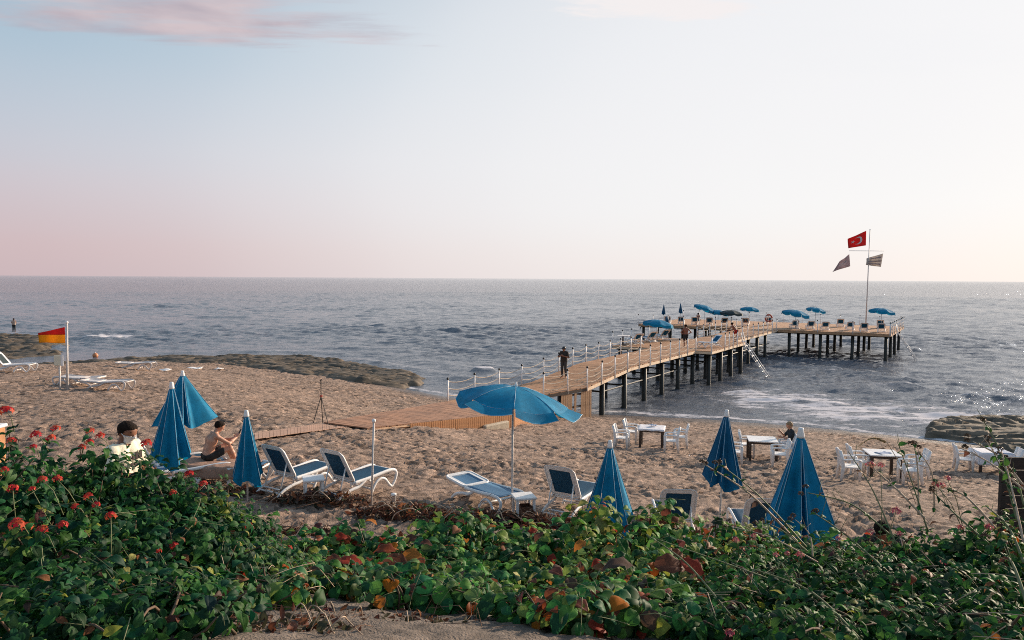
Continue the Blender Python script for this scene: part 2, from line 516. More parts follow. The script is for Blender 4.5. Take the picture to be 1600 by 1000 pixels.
def base_z(x, y):
    s = shore_s(x, y)
    z = np.interp(s, [-40, -6, 0, 4, 8, 13, 18, 22, 28, 33, 60], [-7, -1.7, -.06, .45, .78, 1.22, 1.95, 2.5, 2.95, 3.05, 3.1])
    # the planted bank in front of the camera
    yy = np.asarray(y, float) + .25 * np.sin(np.asarray(x) * .9) - .55 * sstep(-2.5, -5.5, x)
    bank = np.interp(yy, [0, 3.0, 4.3, 6.0, 8.0, 8.7, 9.8, 11.5], [6.0, 5.95, 5.5, 4.92, 4.3, 4.1, 3.15, -9])
    # sand banked up against the right-hand side of the boardwalk
    ax_, ay_, bx_, by_ = -5.2, 24.9, .08, 31.8
    ln2 = (bx_ - ax_) ** 2 + (by_ - ay_) ** 2
    t = np.clip(((x - ax_) * (bx_ - ax_) + (y - ay_) * (by_ - ay_)) / ln2, 0, 1)
    dd = np.hypot(x - ax_ - t * (bx_ - ax_), y - ay_ - t * (by_ - ay_))
    top = np.interp(t, [0, .35, .6, .8, 1], [2.28, 2.06, 1.66, 1.38, 1.2]) - .16 * np.maximum(dd - .5, 0) ** 1.2
    return np.maximum(np.maximum(z, np.where(t > .02, top, -9)), bank)


def ground(px, py):
    """where the sight line through a pixel of the photograph meets the ground"""
    d = ray(px, py)
    lo, hi = 2.0, 90.0
    prev = lo
    for t in np.arange(2.0, 90.0, .05):
        p = d * t
        if CAM_Z + p[2] <= base_z(p[0], p[1]):
            return np.array([p[0], p[1], float(base_z(p[0], p[1]))])
    p = at_z(px, py, 0); return p


def gz(x, y):
    return float(base_z(np.array([x]), np.array([y]))[0])


def sand_z(x, y):
    s = shore_s(x, y)
    dry = sstep(1.0, 4.0, s)
    wx = x + .16 * fbm(x * 1.7, y * 1.7, 2, 3); wy = y + .16 * fbm(x * 1.7 + 40, y * 1.7, 2, 4)
    d1 = worley(wx / .36, wy / .27, 1); d2 = worley(wx / .21 + 9, wy / .17, 2)
    tr = .35 + .95 * sstep(.30, .62, vnoise(x / 1.9 + 5, y / 1.5, 33)) * (.6 + .6 * vnoise(x / .7, y / .6, 35))
    foot = -(1 - sstep(.16, .52, d1)) * .080 * tr - (1 - sstep(.10, .55, d2)) * .055 * tr
    h = .05 * fbm(x / 2.6, y / 2.6, 3, 7) + .055 * fbm(x / .15, y / .15, 3, 9, .65)
    return base_z(x, y) + dry * (foot * (.75 + .5 * vnoise(x / 3.1, y / 3.1, 31)) + h) + .02


def sand_material():
    m = bpy.data.materials.new('beach_sand'); m.use_nodes = True
    nt = m.node_tree; N, L = nt.nodes, nt.links
    b = N['Principled BSDF']; b.inputs['Roughness'].default_value = .9; b.inputs['Specular IOR Level'].default_value = .25
    tc = N.new('ShaderNodeTexCoord')
    n1 = N.new('ShaderNodeTexNoise'); n1.inputs['Scale'].default_value = 1.3; n1.inputs['Detail'].default_value = 8; n1.inputs['Roughness'].default_value = .7
    L.new(tc.outputs['Object'], n1.inputs['Vector'])
    cr = N.new('ShaderNodeValToRGB'); cr.color_ramp.elements[0].position = .32; cr.color_ramp.elements[1].position = .68
    cr.color_ramp.elements[0].color = (.205, .145, .110, 1); cr.color_ramp.elements[1].color = (.385, .268, .202, 1)
    L.new(n1.outputs['Fac'], cr.inputs['Fac'])
    # pebbles and coarse grains: dark and pale specks
    v = N.new('ShaderNodeTexVoronoi'); v.inputs['Scale'].default_value = 8
    L.new(tc.outputs['Object'], v.inputs['Vector'])
    sp = N.new('ShaderNodeSeparateColor'); L.new(v.outputs['Color'], sp.inputs[0])
    r2 = N.new('ShaderNodeValToRGB'); r2.color_ramp.interpolation = 'LINEAR'
    r2.color_ramp.elements[0].position = 0; r2.color_ramp.elements[0].color = (.16, .15, .15, 1)
    r2.color_ramp.elements[1].position = 1; r2.color_ramp.elements[1].color = (1.95, 1.90, 1.85, 1)
    e = r2.color_ramp.elements.new(.35); e.color = (1.0, 1.0, 1.0, 1)
    e = r2.color_ramp.elements.new(.85); e.color = (1.15, 1.13, 1.12, 1)
    L.new(sp.outputs[0], r2.inputs['Fac'])
    mx = N.new('ShaderNodeMix'); mx.data_type = 'RGBA'; mx.blend_type = 'MULTIPLY'; mx.inputs['Factor'].default_value = .8
    L.new(cr.outputs[0], mx.inputs[6]); L.new(r2.outputs[0], mx.inputs[7])
    wet = N.new('ShaderNodeAttribute'); wet.attribute_name = 'wet'
    mw = N.new('ShaderNodeMix'); mw.data_type = 'RGBA'; mw.blend_type = 'MULTIPLY'
    L.new(wet.outputs['Fac'], mw.inputs['Factor']); L.new(mx.outputs[2], mw.inputs[6]); mw.inputs[7].default_value = (.38, .40, .43, 1)
    L.new(mw.outputs[2], b.inputs['Base Color'])
    rr = N.new('ShaderNodeMapRange'); rr.inputs['To Min'].default_value = .92; rr.inputs['To Max'].default_value = .35
    L.new(wet.outputs['Fac'], rr.inputs['Value']); L.new(rr.outputs[0], b.inputs['Roughness'])
    nb = N.new('ShaderNodeTexNoise'); nb.inputs['Scale'].default_value = 26; nb.inputs['Detail'].default_value = 4; nb.inputs['Roughness'].default_value = .7
    L.new(tc.outputs['Object'], nb.inputs['Vector'])
    bp = N.new('ShaderNodeBump'); bp.inputs['Strength'].default_value = .8; bp.inputs['Distance'].default_value = .05
    L.new(nb.outputs['Fac'], bp.inputs['Height']); L.new(bp.outputs[0], b.inputs['Normal'])
    return m


M['sand'] = sand_material()


def sand_sheet(name, x0, x1, y0, y1, step):
    nx = int((x1 - x0) / step) + 1; ny = int((y1 - y0) / step) + 1
    X, Y = np.meshgrid(np.linspace(x0, x1, nx), np.linspace(y0, y1, ny))
    Z = sand_z(X, Y)
    s = shore_s(X, Y)
    F = grid_faces(nx, ny)
    V = np.stack([X, Y, Z], -1).reshape(-1, 3)
    sf = s.ravel()
    wet = (1 - sstep(1.0, 4.6, sf + .7 * fbm(V[:, 0] / 2.5, V[:, 1] / 2.5, 3, 5))) * .95
    keep = (sf[F].max(1) > -9)
    F = F[keep]
    used = np.zeros(len(V), bool); used[F.ravel()] = True
    idx = np.cumsum(used) - 1
    return link(name, np_mesh(name, V[used], idx[F], M['sand'], True, {'wet': wet[used]}), kind='structure')


sand_sheet('beach', -24, 22, 9.0, 27.0, .085)
sand_sheet('beach', -62, 44, 26.92, 72, .15)


def bank_ground():
    step = .05
    X, Y = np.meshgrid(np.arange(-9, 9.01, step), np.arange(1.0, 9.4, step))
    Z = base_z(X, Y) + .06 * fbm(X / .9, Y / .9, 3, 21) + .028 * fbm(X / .11, Y / .11, 3, 22) + .018 * np.maximum(0, fbm(X / .05, Y / .05, 2, 23))
    V = np.stack([X, Y, Z], -1).reshape(-1, 3)
    m = mat('dune_soil', (.215, .165, .13), .95, .5, 7, .9, 60, color2=(.06, .045, .034))
    return link('dune_bank', np_mesh('dune_bank', V, grid_faces(X.shape[1], X.shape[0]), m), kind='structure')


bank_ground()

# land behind the bank, so that nothing is lit from below
mb = MB(); mb.add([(-500, -500, 5.9), (500, -500, 5.9), (500, 1.02, 5.9), (-500, 1.02, 5.9)], [(0, 1, 2, 3)])
mb.add([(-500, 1.0, 3.2), (-8.98, 1.0, 3.2), (-17, 9.2, 3.0), (-62, 27, 2.4), (-500, 60, 2.4)], [(0, 1, 2, 3, 4)])
mb.add([(8.98, 1.0, 3.2), (500, 1.0, 3.2), (500, 12, 2.0), (44, 22, 2.0), (20, 9.2, 3.0)], [(0, 1, 2, 3, 4)])
mb.build('ground', mat('inland_soil', (.30, .225, .165), .95, .4, .5, .4, 4, color2=(.16, .115, .08)), kind='structure')

# ------------------------------------------------------------------ sea
def water_material():
    m = bpy.data.materials.new('sea_water'); m.use_nodes = True
    nt = m.node_tree; N, L = nt.nodes, nt.links
    b = N['Principled BSDF']
    b.inputs['Base Color'].default_value = (.108, .120, .145, 1); b.inputs['Roughness'].default_value = .10
    b.inputs['IOR'].default_value = 1.33; b.inputs['Specular IOR Level'].default_value = .5
    geo = N.new('ShaderNodeNewGeometry')
    mp = N.new('ShaderNodeMapping'); mp.inputs['Rotation'].default_value = (0, 0, R(20)); mp.inputs['Scale'].default_value = (.55, 1.0, 1)
    L.new(geo.outputs['Position'], mp.inputs[0])
    hs = []
    for sc, det, w in ((1.0, 7, 1.0), (5.0, 5, .42)):
        nz = N.new('ShaderNodeTexNoise'); nz.inputs['Scale'].default_value = sc; nz.inputs['Detail'].default_value = det; nz.inputs['Roughness'].default_value = .6
        L.new(mp.outputs[0], nz.inputs['Vector'])
        mu = N.new('ShaderNodeMath'); mu.operation = 'MULTIPLY'; mu.inputs[1].default_value = w
        L.new(nz.outputs['Fac'], mu.inputs[0]); hs.append(mu.outputs[0])
    # out at sea the waves are longer and higher
    sp = N.new('ShaderNodeSeparateXYZ'); L.new(geo.outputs['Position'], sp.inputs[0])
    far = N.new('ShaderNodeMapRange'); far.interpolation_type = 'SMOOTHSTEP'; far.inputs['From Min'].default_value = 70; far.inputs['From Max'].default_value = 500
    far.inputs['To Min'].default_value = .8; far.inputs['To Max'].default_value = 4.5
    L.new(sp.outputs['Y'], far.inputs['Value'])
    mm = N.new('ShaderNodeMath'); mm.operation = 'MULTIPLY'; L.new(hs[0], mm.inputs[0]); L.new(far.outputs[0], mm.inputs[1]); hs[0] = mm.outputs[0]
    ad = N.new('ShaderNodeMath'); ad.operation = 'ADD'; L.new(hs[0], ad.inputs[0]); L.new(hs[1], ad.inputs[1])
    bp = N.new('ShaderNodeBump'); bp.inputs['Strength'].default_value = 1.0; bp.inputs['Distance'].default_value = .20
    L.new(ad.outputs[0], bp.inputs['Height']); L.new(bp.outputs[0], b.inputs['Normal'])
    fo = N.new('ShaderNodeAttribute'); fo.attribute_name = 'foam_glint'
    fn = N.new('ShaderNodeTexNoise'); fn.inputs['Scale'].default_value = 2.6; fn.inputs['Detail'].default_value = 12; fn.inputs['Roughness'].default_value = .8
    L.new(mp.outputs[0], fn.inputs['Vector'])
    ad2 = N.new('ShaderNodeMath'); ad2.operation = 'ADD'; L.new(fo.outputs['Fac'], ad2.inputs[0]); L.new(fn.outputs['Fac'], ad2.inputs[1])
    th = N.new('ShaderNodeMapRange'); th.interpolation_type = 'SMOOTHSTEP'
    th.inputs['From Min'].default_value = .90; th.inputs['From Max'].default_value = 1.06
    L.new(ad2.outputs[0], th.inputs['Value'])
    df = N.new('ShaderNodeBsdfDiffuse'); df.inputs['Color'].default_value = (.66, .62, .63, 1)
    mx = N.new('ShaderNodeMixShader')
    L.new(th.outputs[0], mx.inputs[0]); L.new(b.outputs[0], mx.inputs[1]); L.new(df.outputs[0], mx.inputs[2])
    L.new(mx.outputs[0], N['Material Output'].inputs['Surface'])
    return m


M['water'] = water_material()


def sea():
    cx, cy = 0.0, -12.0
    rr = [38.0]
    while rr[-1] < 150: rr.append(rr[-1] * 1.0034)
    while rr[-1] < 420: rr.append(rr[-1] * 1.0060)
    while rr[-1] < 42000: rr.append(rr[-1] * 1.06)
    rr = np.array(rr); nth = 600
    th = np.linspace(R(-56), R(56), nth)
    Rr, T = np.meshgrid(rr, th, indexing='ij')
    X = cx + Rr * np.sin(T); Y = cy + Rr * np.cos(T)
    Z = np.zeros_like(X)
    rs = np.random.default_rng(3)
    D = np.hypot(X, Y)
    warp = 1.2 * fbm(X / 14, Y / 14, 2, 60)
    for i in range(90):
        lam = .8 * (9 / .8) ** rs.random()
        ang = R(205 + rs.normal() * 34)          # sea running in towards the beach
        k = 2 * math.pi / lam
        amp = .0054 * lam ** .72 * (.6 + .8 * rs.random())
        fade = 1 - sstep(lam * 80, lam * 170, D)
        ph = k * (math.sin(ang) * X + math.cos(ang) * Y + warp * min(1, lam / 6)) + rs.random() * 6.28
        w = np.sin(ph)
        Z += amp * fade * (w + .28 * np.cos(2 * ph))
    # short peaked chop: ridges running across the wind
    ca, sa = math.cos(R(14)), math.sin(R(14))
    U = X * ca + Y * sa; W_ = -X * sa + Y * ca
    for sx_, sy_, am in ((2.6, .85, .12), (1.3, .42, .075), (4.5, 1.5, .06)):
        n_ = fbm(U / sx_ + 3 * am, W_ / sy_, 2, int(900 * am))
        fade = 1 - sstep(sy_ * 110, sy_ * 260, D)
        Z += am * fade * (np.clip(1 - np.abs(n_) * 1.9, 0, 1) ** 2.2 - .25)
    s = shore_s(X, Y)
    calm = .30 + .70 * sstep(-1, -26, s)
    group = .75 + .6 * fbm(X / 22, Y / 22, 2, 71)
    Z *= calm * group
    # breaking crests, surveyed from the photograph
    foam_glint = np.zeros_like(X)

    def crest(px0, px1, py, h, fo, width=1.1, tail=3.5, y2=None):
        a = at_z(px0, py, 0); b = at_z(px1, y2 or py, 0)
        dx, dy = b[0] - a[0], b[1] - a[1]; ln = math.hypot(dx, dy)
        u = ((X - a[0]) * dx + (Y - a[1]) * dy) / ln
        v = ((X - a[0]) * -dy + (Y - a[1]) * dx) / ln + .8 * fbm(X / 3, Y / 3, 2, int(px0))
        al = sstep(-.12 * ln, .2 * ln, u) * (1 - sstep(.8 * ln, 1.12 * ln, u))
        nonlocal Z, foam_glint
        Z = Z + .62 * h * al * np.exp(-(v / width) ** 2)
        foam_glint = np.maximum(foam_glint, fo * al * np.where(v > 0, np.exp(-(v / tail) ** 2), np.exp(-(v / (width * .8)) ** 2)))
    crest(125, 195, 528, .35, .78, 1.8, 6.0)
    crest(-60, 70, 509, .25, .35, 1.2, 4.0)
    crest(735, 775, 579, .55, .66, .9, 2.2)
    crest(690, 850, 592, .40, .30, 1.2, 2.0)
    crest(1325, 1440, 606, .42, .42, 1.0, 2.2)
    crest(1440, 1600, 622, .3, .40, 1.0, 2.2)
    crest(1300, 1600, 645, .14, .46, .8, 1.6, 655)
    crest(500, 620, 545, .3, .34, 1.0, 2.0)
    crest(560, 690, 563, .3, .40, 1.0, 2.0, 588)
    crest(330, 500, 549, .22, .44, 1.0, 2.0, 551)
    crest(230, 340, 552, .2, .38, 1.0, 2.0)
    crest(1000, 1100, 640, .12, .40, .7, 1.6, 646)
    crest(930, 1100, 652, .08, .52, .5, 1.2, 660)
    crest(1130, 1330, 622, .2, .25, 1.0, 2.0, 634)
    crest(300, 390, 496, .45, .2, 1.5, 3.0)
    crest(680, 720, 517, .4, .2, 1.3, 3.0)
    crest(120, 260, 519, .35, .25, 1.4, 3.0)
    crest(210, 330, 480, .5, .12, 2.0, 4.0)
    foam_glint = np.maximum(foam_glint, .50 * np.exp(-((s + .5 - 1.0 * fbm(X / 5, Y / 5, 3, 44)) / .9) ** 2))
    foam_glint = np.maximum(foam_glint, .22 * np.exp(-((s + 4.5) / 4) ** 2))
    foam_glint = np.maximum(foam_glint, sstep(6, 17, X) * np.exp(-((s + 7) / 8) ** 2) * (.52 + .30 * fbm(X / 2, Y / .5, 4, 95)))  # thin foam, also painting the silvery reflection on the shallows as pale streaks
    white = sstep(.40, .80, fbm(X / 2.2, Y / .8, 3, 80) + 1.2 * Z) * (1 - sstep(120, 260, D)) * .42  # whitecap flecks that also paint small glints into the water colour
    foam_glint = np.maximum(foam_glint, white)
    V = np.stack([X, Y, Z], -1).reshape(-1, 3)
    F = grid_faces(nth, len(rr))[:, ::-1]
    F = F[(s.ravel()[F].min(1) < 2.0)]
    used = np.zeros(len(V), bool); used[F.ravel()] = True
    idx = np.cumsum(used) - 1
    return link('sea', np_mesh('sea', V[used], idx[F][:, ::-1], M['water'], True, {'foam_glint': foam_glint.ravel()[used]}), kind='structure')


sea()

# ------------------------------------------------------------------ rock shelves
M['rock'] = mat('wet_shore_rock', (.21, .15, .10), .75, .5, .8, 1.0, 6, color2=(.03, .027, .018), stretch=(.45, 1.6, 2.5))
M['rock_pale'] = mat('pale_shore_rock', (.27, .20, .14), .85, .5, .8, 1.0, 6, color2=(.035, .034, .024), stretch=(.5, 1.5, 3))


def rock(name, label, px, h, step, terr, mats, zed=.2, seed=0, cap=1.2, stretch=(1, 1), flat=.35, blk=1.0):
    P = np.array([at_z(a, b, zed)[:2] for a, b in px])
    x0, y0 = P.min(0) - 1; x1, y1 = P.max(0) + 1
    X, Y = np.meshgrid(np.arange(x0, x1, step), np.arange(y0, y1, step))
    ins = np.zeros(X.shape, bool); dist = np.full(X.shape, 1e9)
    n = len(P)
    wx = X + .9 * fbm(X / 3, Y / 3, 3, seed + 5); wy = Y + .9 * fbm(X / 3 + 50, Y / 3, 3, seed + 6)
    for i in range(n):
        a, b = P[i], P[(i + 1) % n]
        c = ((a[1] > wy) != (b[1] > wy)) & (wx < (b[0] - a[0]) * (wy - a[1]) / (b[1] - a[1] + 1e-12) + a[0])
        ins ^= c
        ab = b - a; t = np.clip(((wx - a[0]) * ab[0] + (wy - a[1]) * ab[1]) / (ab @ ab), 0, 1)
        dist = np.minimum(dist, np.hypot(wx - a[0] - t * ab[0], wy - a[1] - t * ab[1]))
    sd = np.where(ins, dist, -dist)
    # beds broken into blocks
    bx, by = (X * .94 - Y * .34) / (2.6 * stretch[0]) + .5 * fbm(X / 2, Y / 2, 2, seed + 11), (X * .34 + Y * .94) / (.85 * stretch[1])
    ix, iy = np.floor(bx), np.floor(by); b1 = np.full(X.shape, 9.0); b2 = np.full(X.shape, 9.0); bid = np.zeros(X.shape)
    for ox in (-1, 0, 1):
        for oy in (-1, 0, 1):
            cx, cy = ix + ox, iy + oy
            dq = np.hypot(cx + _hash(cx, cy, seed) - bx, cy + _hash(cx, cy, seed + 7) - by)
            b2 = np.minimum(b2, np.maximum(dq, b1)); hit = dq < b1
            bid = np.where(hit, _hash(cx, cy, seed + 21), bid); b1 = np.minimum(b1, dq)
    bodyh = h * sstep(-.1, cap, sd) * (1 - flat + flat * 2 * vnoise(X / (5 * stretch[0]), Y / (1.6 * stretch[1]), seed)) + .10 * fbm(X / (2.2 * stretch[0]), Y / (.9 * stretch[1]), 4, seed + 1)
    q = np.floor(bodyh / terr) * terr
    fr = (bodyh - q) / terr
    Z = q + terr * sstep(.55, .95, fr) + .07 * fbm(X / .8, Y / .35, 3, seed + 2) - .16 * sstep(.80, .97, 1 - np.abs(fbm(X / (3.2 * stretch[0]), Y / (.9 * stretch[1]), 3, seed + 9)))
    Z = Z + blk * (bid - .5) * .62 * h * sstep(0, .8, sd) - .30 * h * (1 - sstep(.02, .12, b2 - b1)) * sstep(.1, .8, sd)
    base = np.minimum(base_z(X, Y), .45)
    Z = np.maximum(base, -.1) + Z
    Z = np.where(sd < -.15, -1.0 + np.minimum(base_z(X, Y), 0), Z)
    V = np.stack([X, Y, Z], -1).reshape(-1, 3)
    F = grid_faces(X.shape[1], X.shape[0])
    F = F[(sd.ravel()[F].max(1) > -.15)]
    used = np.zeros(len(V), bool); used[F.ravel()] = True
    idx = np.cumsum(used) - 1
    o = link(name, np_mesh(name, V[used], idx[F], mats, False))
    tag(o, label, 'rocks', 'rock shelves along the water line')
    return o


rock('rock_shelf', 'long dark layered rock shelf between brown beach and open sea', [(105, 572), (160, 563), (250, 553), (390, 551), (490, 553), (575, 566), (640, 578), (672, 590), (645, 604), (560, 603), (450, 591), (360, 580), (270, 577), (150, 576)], .32, .15, .10, M['rock'], .25, 3, .5, blk=.5)
rock('rock_ledge', 'dark mossy rock ledge in the sea under the standing fisherman', [(-150, 524), (-20, 522), (60, 523), (112, 530), (95, 540), (20, 544), (-150, 549)], .50, .22, .14, M['rock'], .3, 13)
rock('rock_ledge', 'lower dark rock ledge jutting into shallow water beyond the white sign', [(-150, 549), (-20, 546), (45, 541), (112, 545), (104, 551), (30, 558), (-30, 563), (-150, 566)], .38, .2, .12, M['rock'], .2, 23)
rock('rock_ledge', 'low strip of dark rock lying at the edge of the beach behind the white sign', [(30, 575), (42, 568), (110, 567), (112, 576), (60, 580)], .35, .15, .15, M['rock'], .2, 33, .6)
rock('rock_slab', 'square-edged pale rock slab standing in the shallows at the end of the beach', [(1437, 684), (1440, 668), (1500, 659), (1640, 656), (1900, 664), (1900, 715), (1600, 704), (1520, 694)], .50, .12, .14, M['rock_pale'], .0, 43, .3, (1.9, .8), .06, .3)
rock('rock_slab', 'lower pale rock slab half buried in sand below the square-edged one', [(1535, 700), (1545, 690), (1620, 690), (1800, 705), (1800, 735), (1600, 712)], .45, .12, .2, M['rock_pale'], .5, 53, .4, (1.6, .7), .1)

# ------------------------------------------------------------------ boardwalk and pier
PO = np.array([3.92, 38.5]); PU = np.array([.534, .845]); PV = np.array([.845, -.534]); PW = 3.38


def pp(s, v, z=None):
    q = PO + PU * s + PV * v
    return Vector((q[0], q[1], deck_z(s) if z is None else z))


def deck_z(s):
    return float(np.interp(s, [-4, 0, 5.8, 20, 43, 60], [1.88, 1.95, 2.45, 2.52, 2.62, 2.62]))


def lerp(a, b, t): return a + (b - a) * t


def plank_strip(mb, left, right, width=.14, th=.04, gap=.012, jit=.004, seed=1):
    """planks laid across between two 3-D edge polylines of the same number of points"""
    r = random.Random(seed)
    for (a0, a1, b0, b1) in zip(left[:-1], left[1:], right[:-1], right[1:]):
        ln = max((a1 - a0).length, (b1 - b0).length)
        n = max(1, int(ln / width)); g = gap / 2 / width
        for i in range(n):
            t0, t1 = (i + g) / n, (i + 1 - g) / n
            e = r.uniform(-.03, .03); dz = Vector((0, 0, r.uniform(-jit, jit))); dn = Vector((0, 0, -th))
            p = [lerp(a0, a1, t0), lerp(b0, b1, t0), lerp(b0, b1, t1), lerp(a0, a1, t1)]
            w = (p[1] - p[0]).normalized() * e
            t = [p[0] + w + dz, p[1] + w + dz, p[2] + w + dz, p[3] + w + dz]
            mb.hexa([q + dn for q in t], t)


def G3(px, py, dz=0.0):
    p = ground(px, py); return Vector((p[0], p[1], p[2] + dz))


BA0 = G3(505, 664, .10); BB0 = G3(573, 673, .10)
BA1 = Vector((-2.97, 34.4, 1.86)); BB1 = Vector((.08, 31.8, 1.80))
BA2 = Vector((.53, 39.5, 1.92)); BB2 = Vector((1.56, 36.3, 1.90)); BB3 = Vector((*PO, 1.95))


def boardwalk():
    t = thing('boardwalk', 'reddish plank boardwalk crossing the sand from beach to pier ramp', 'boardwalk', tuple(BA0))
    o = Vector(t.location)
    mb = MB(); plank_strip(mb, [BA0 - o, BA1 - o], [BB0 - o, BB1 - o], .15, .045, seed=2)
    mb.build('planks', M['deck_path'], t, kind='stuff')
    # boards under the edge: a beam along each side
    mb = MB()
    for a, b in ((BA0, BA1), (BB0, BB1)):
        dn = Vector((0, 0, -.05))
        mb.tube([a - o + dn * 2, b - o + dn * 2], .05, 4)
    mb.build('edge_beam', M['fascia'], t)
    # upright slats closing the raised right-hand edge, and across its end
    sl = MB(); sl.bbox((0, 0, -.5), (.105, .022, 1.0), bev=.006)
    me = sl.mesh('slat', M['slat'])
    d = BB1 - BB0; ln = d.length
    rr = random.Random(4)

    def slat(p, ang, h):
        ob = bpy.data.objects.new('slat', me); COL.objects.link(ob); ob.parent = t
        ob.location = p; ob.rotation_euler = (0, rr.uniform(-.02, .02), ang); ob.scale = (1, 1, h)
    ang = math.atan2(d.y, d.x); side = Vector((math.sin(ang), -math.cos(ang), 0)) * .045
    n = int(ln * .75 / .118)
    for i in range(n):
        p = BB1 - d.normalized() * (i * .118 + .06) + side - o
        g = gz(p.x + o.x, p.y + o.y)
        h = max(.12, p.z + o.z - g + .12)
        slat(p + Vector((0, 0, -.008 + rr.uniform(-.01, .01))), ang, h)
    d2 = BB2 - BB1; a2 = math.atan2(d2.y, d2.x); s2 = Vector((math.sin(a2), -math.cos(a2), 0)) * .045
    for i in range(int(d2.length / .118)):
        p = BB1 + d2.normalized() * (i * .118 + .06) + s2 - o
        h = max(.12, p.z + o.z - gz(p.x + o.x, p.y + o.y) + .12)
        slat(p + Vector((0, 0, -.008 + rr.uniform(-.01, .01))), a2, h)
    # pale concrete footing showing below the slats
    mb = MB()
    c = lerp(BB0, BB1, .84) + side * 3.2
    mb.bbox((c.x - o.x, c.y - o.y, gz(c.x, c.y) + .02 - o.z), (1.5, .22, .42), Matrix.Rotation(ang, 3, 'Z'), .06)
    mb.build('concrete_footing', M['concrete'], t)


boardwalk()


def sand_path():
    A = [G3(398, 680, .07), G3(480, 668, .07), G3(570, 655, .08)]
    B = [G3(398, 690, .07), G3(480, 678, .07), G3(572, 667, .08)]
    t = thing('plank_path', 'narrow plank path half sunk in sand leading to the boardwalk', 'path', tuple(A[0]))
    o = Vector(t.location)
    mb = MB(); plank_strip(mb, [p - o for p in A], [p - o for p in B], .16, .015, seed=9)
    mb.build('planks', mat('sandy_boards', (.46, .28, .20), .85, .3, 4, .3, 20, color2=(.32, .19, .13)), t, kind='stuff')


sand_path()


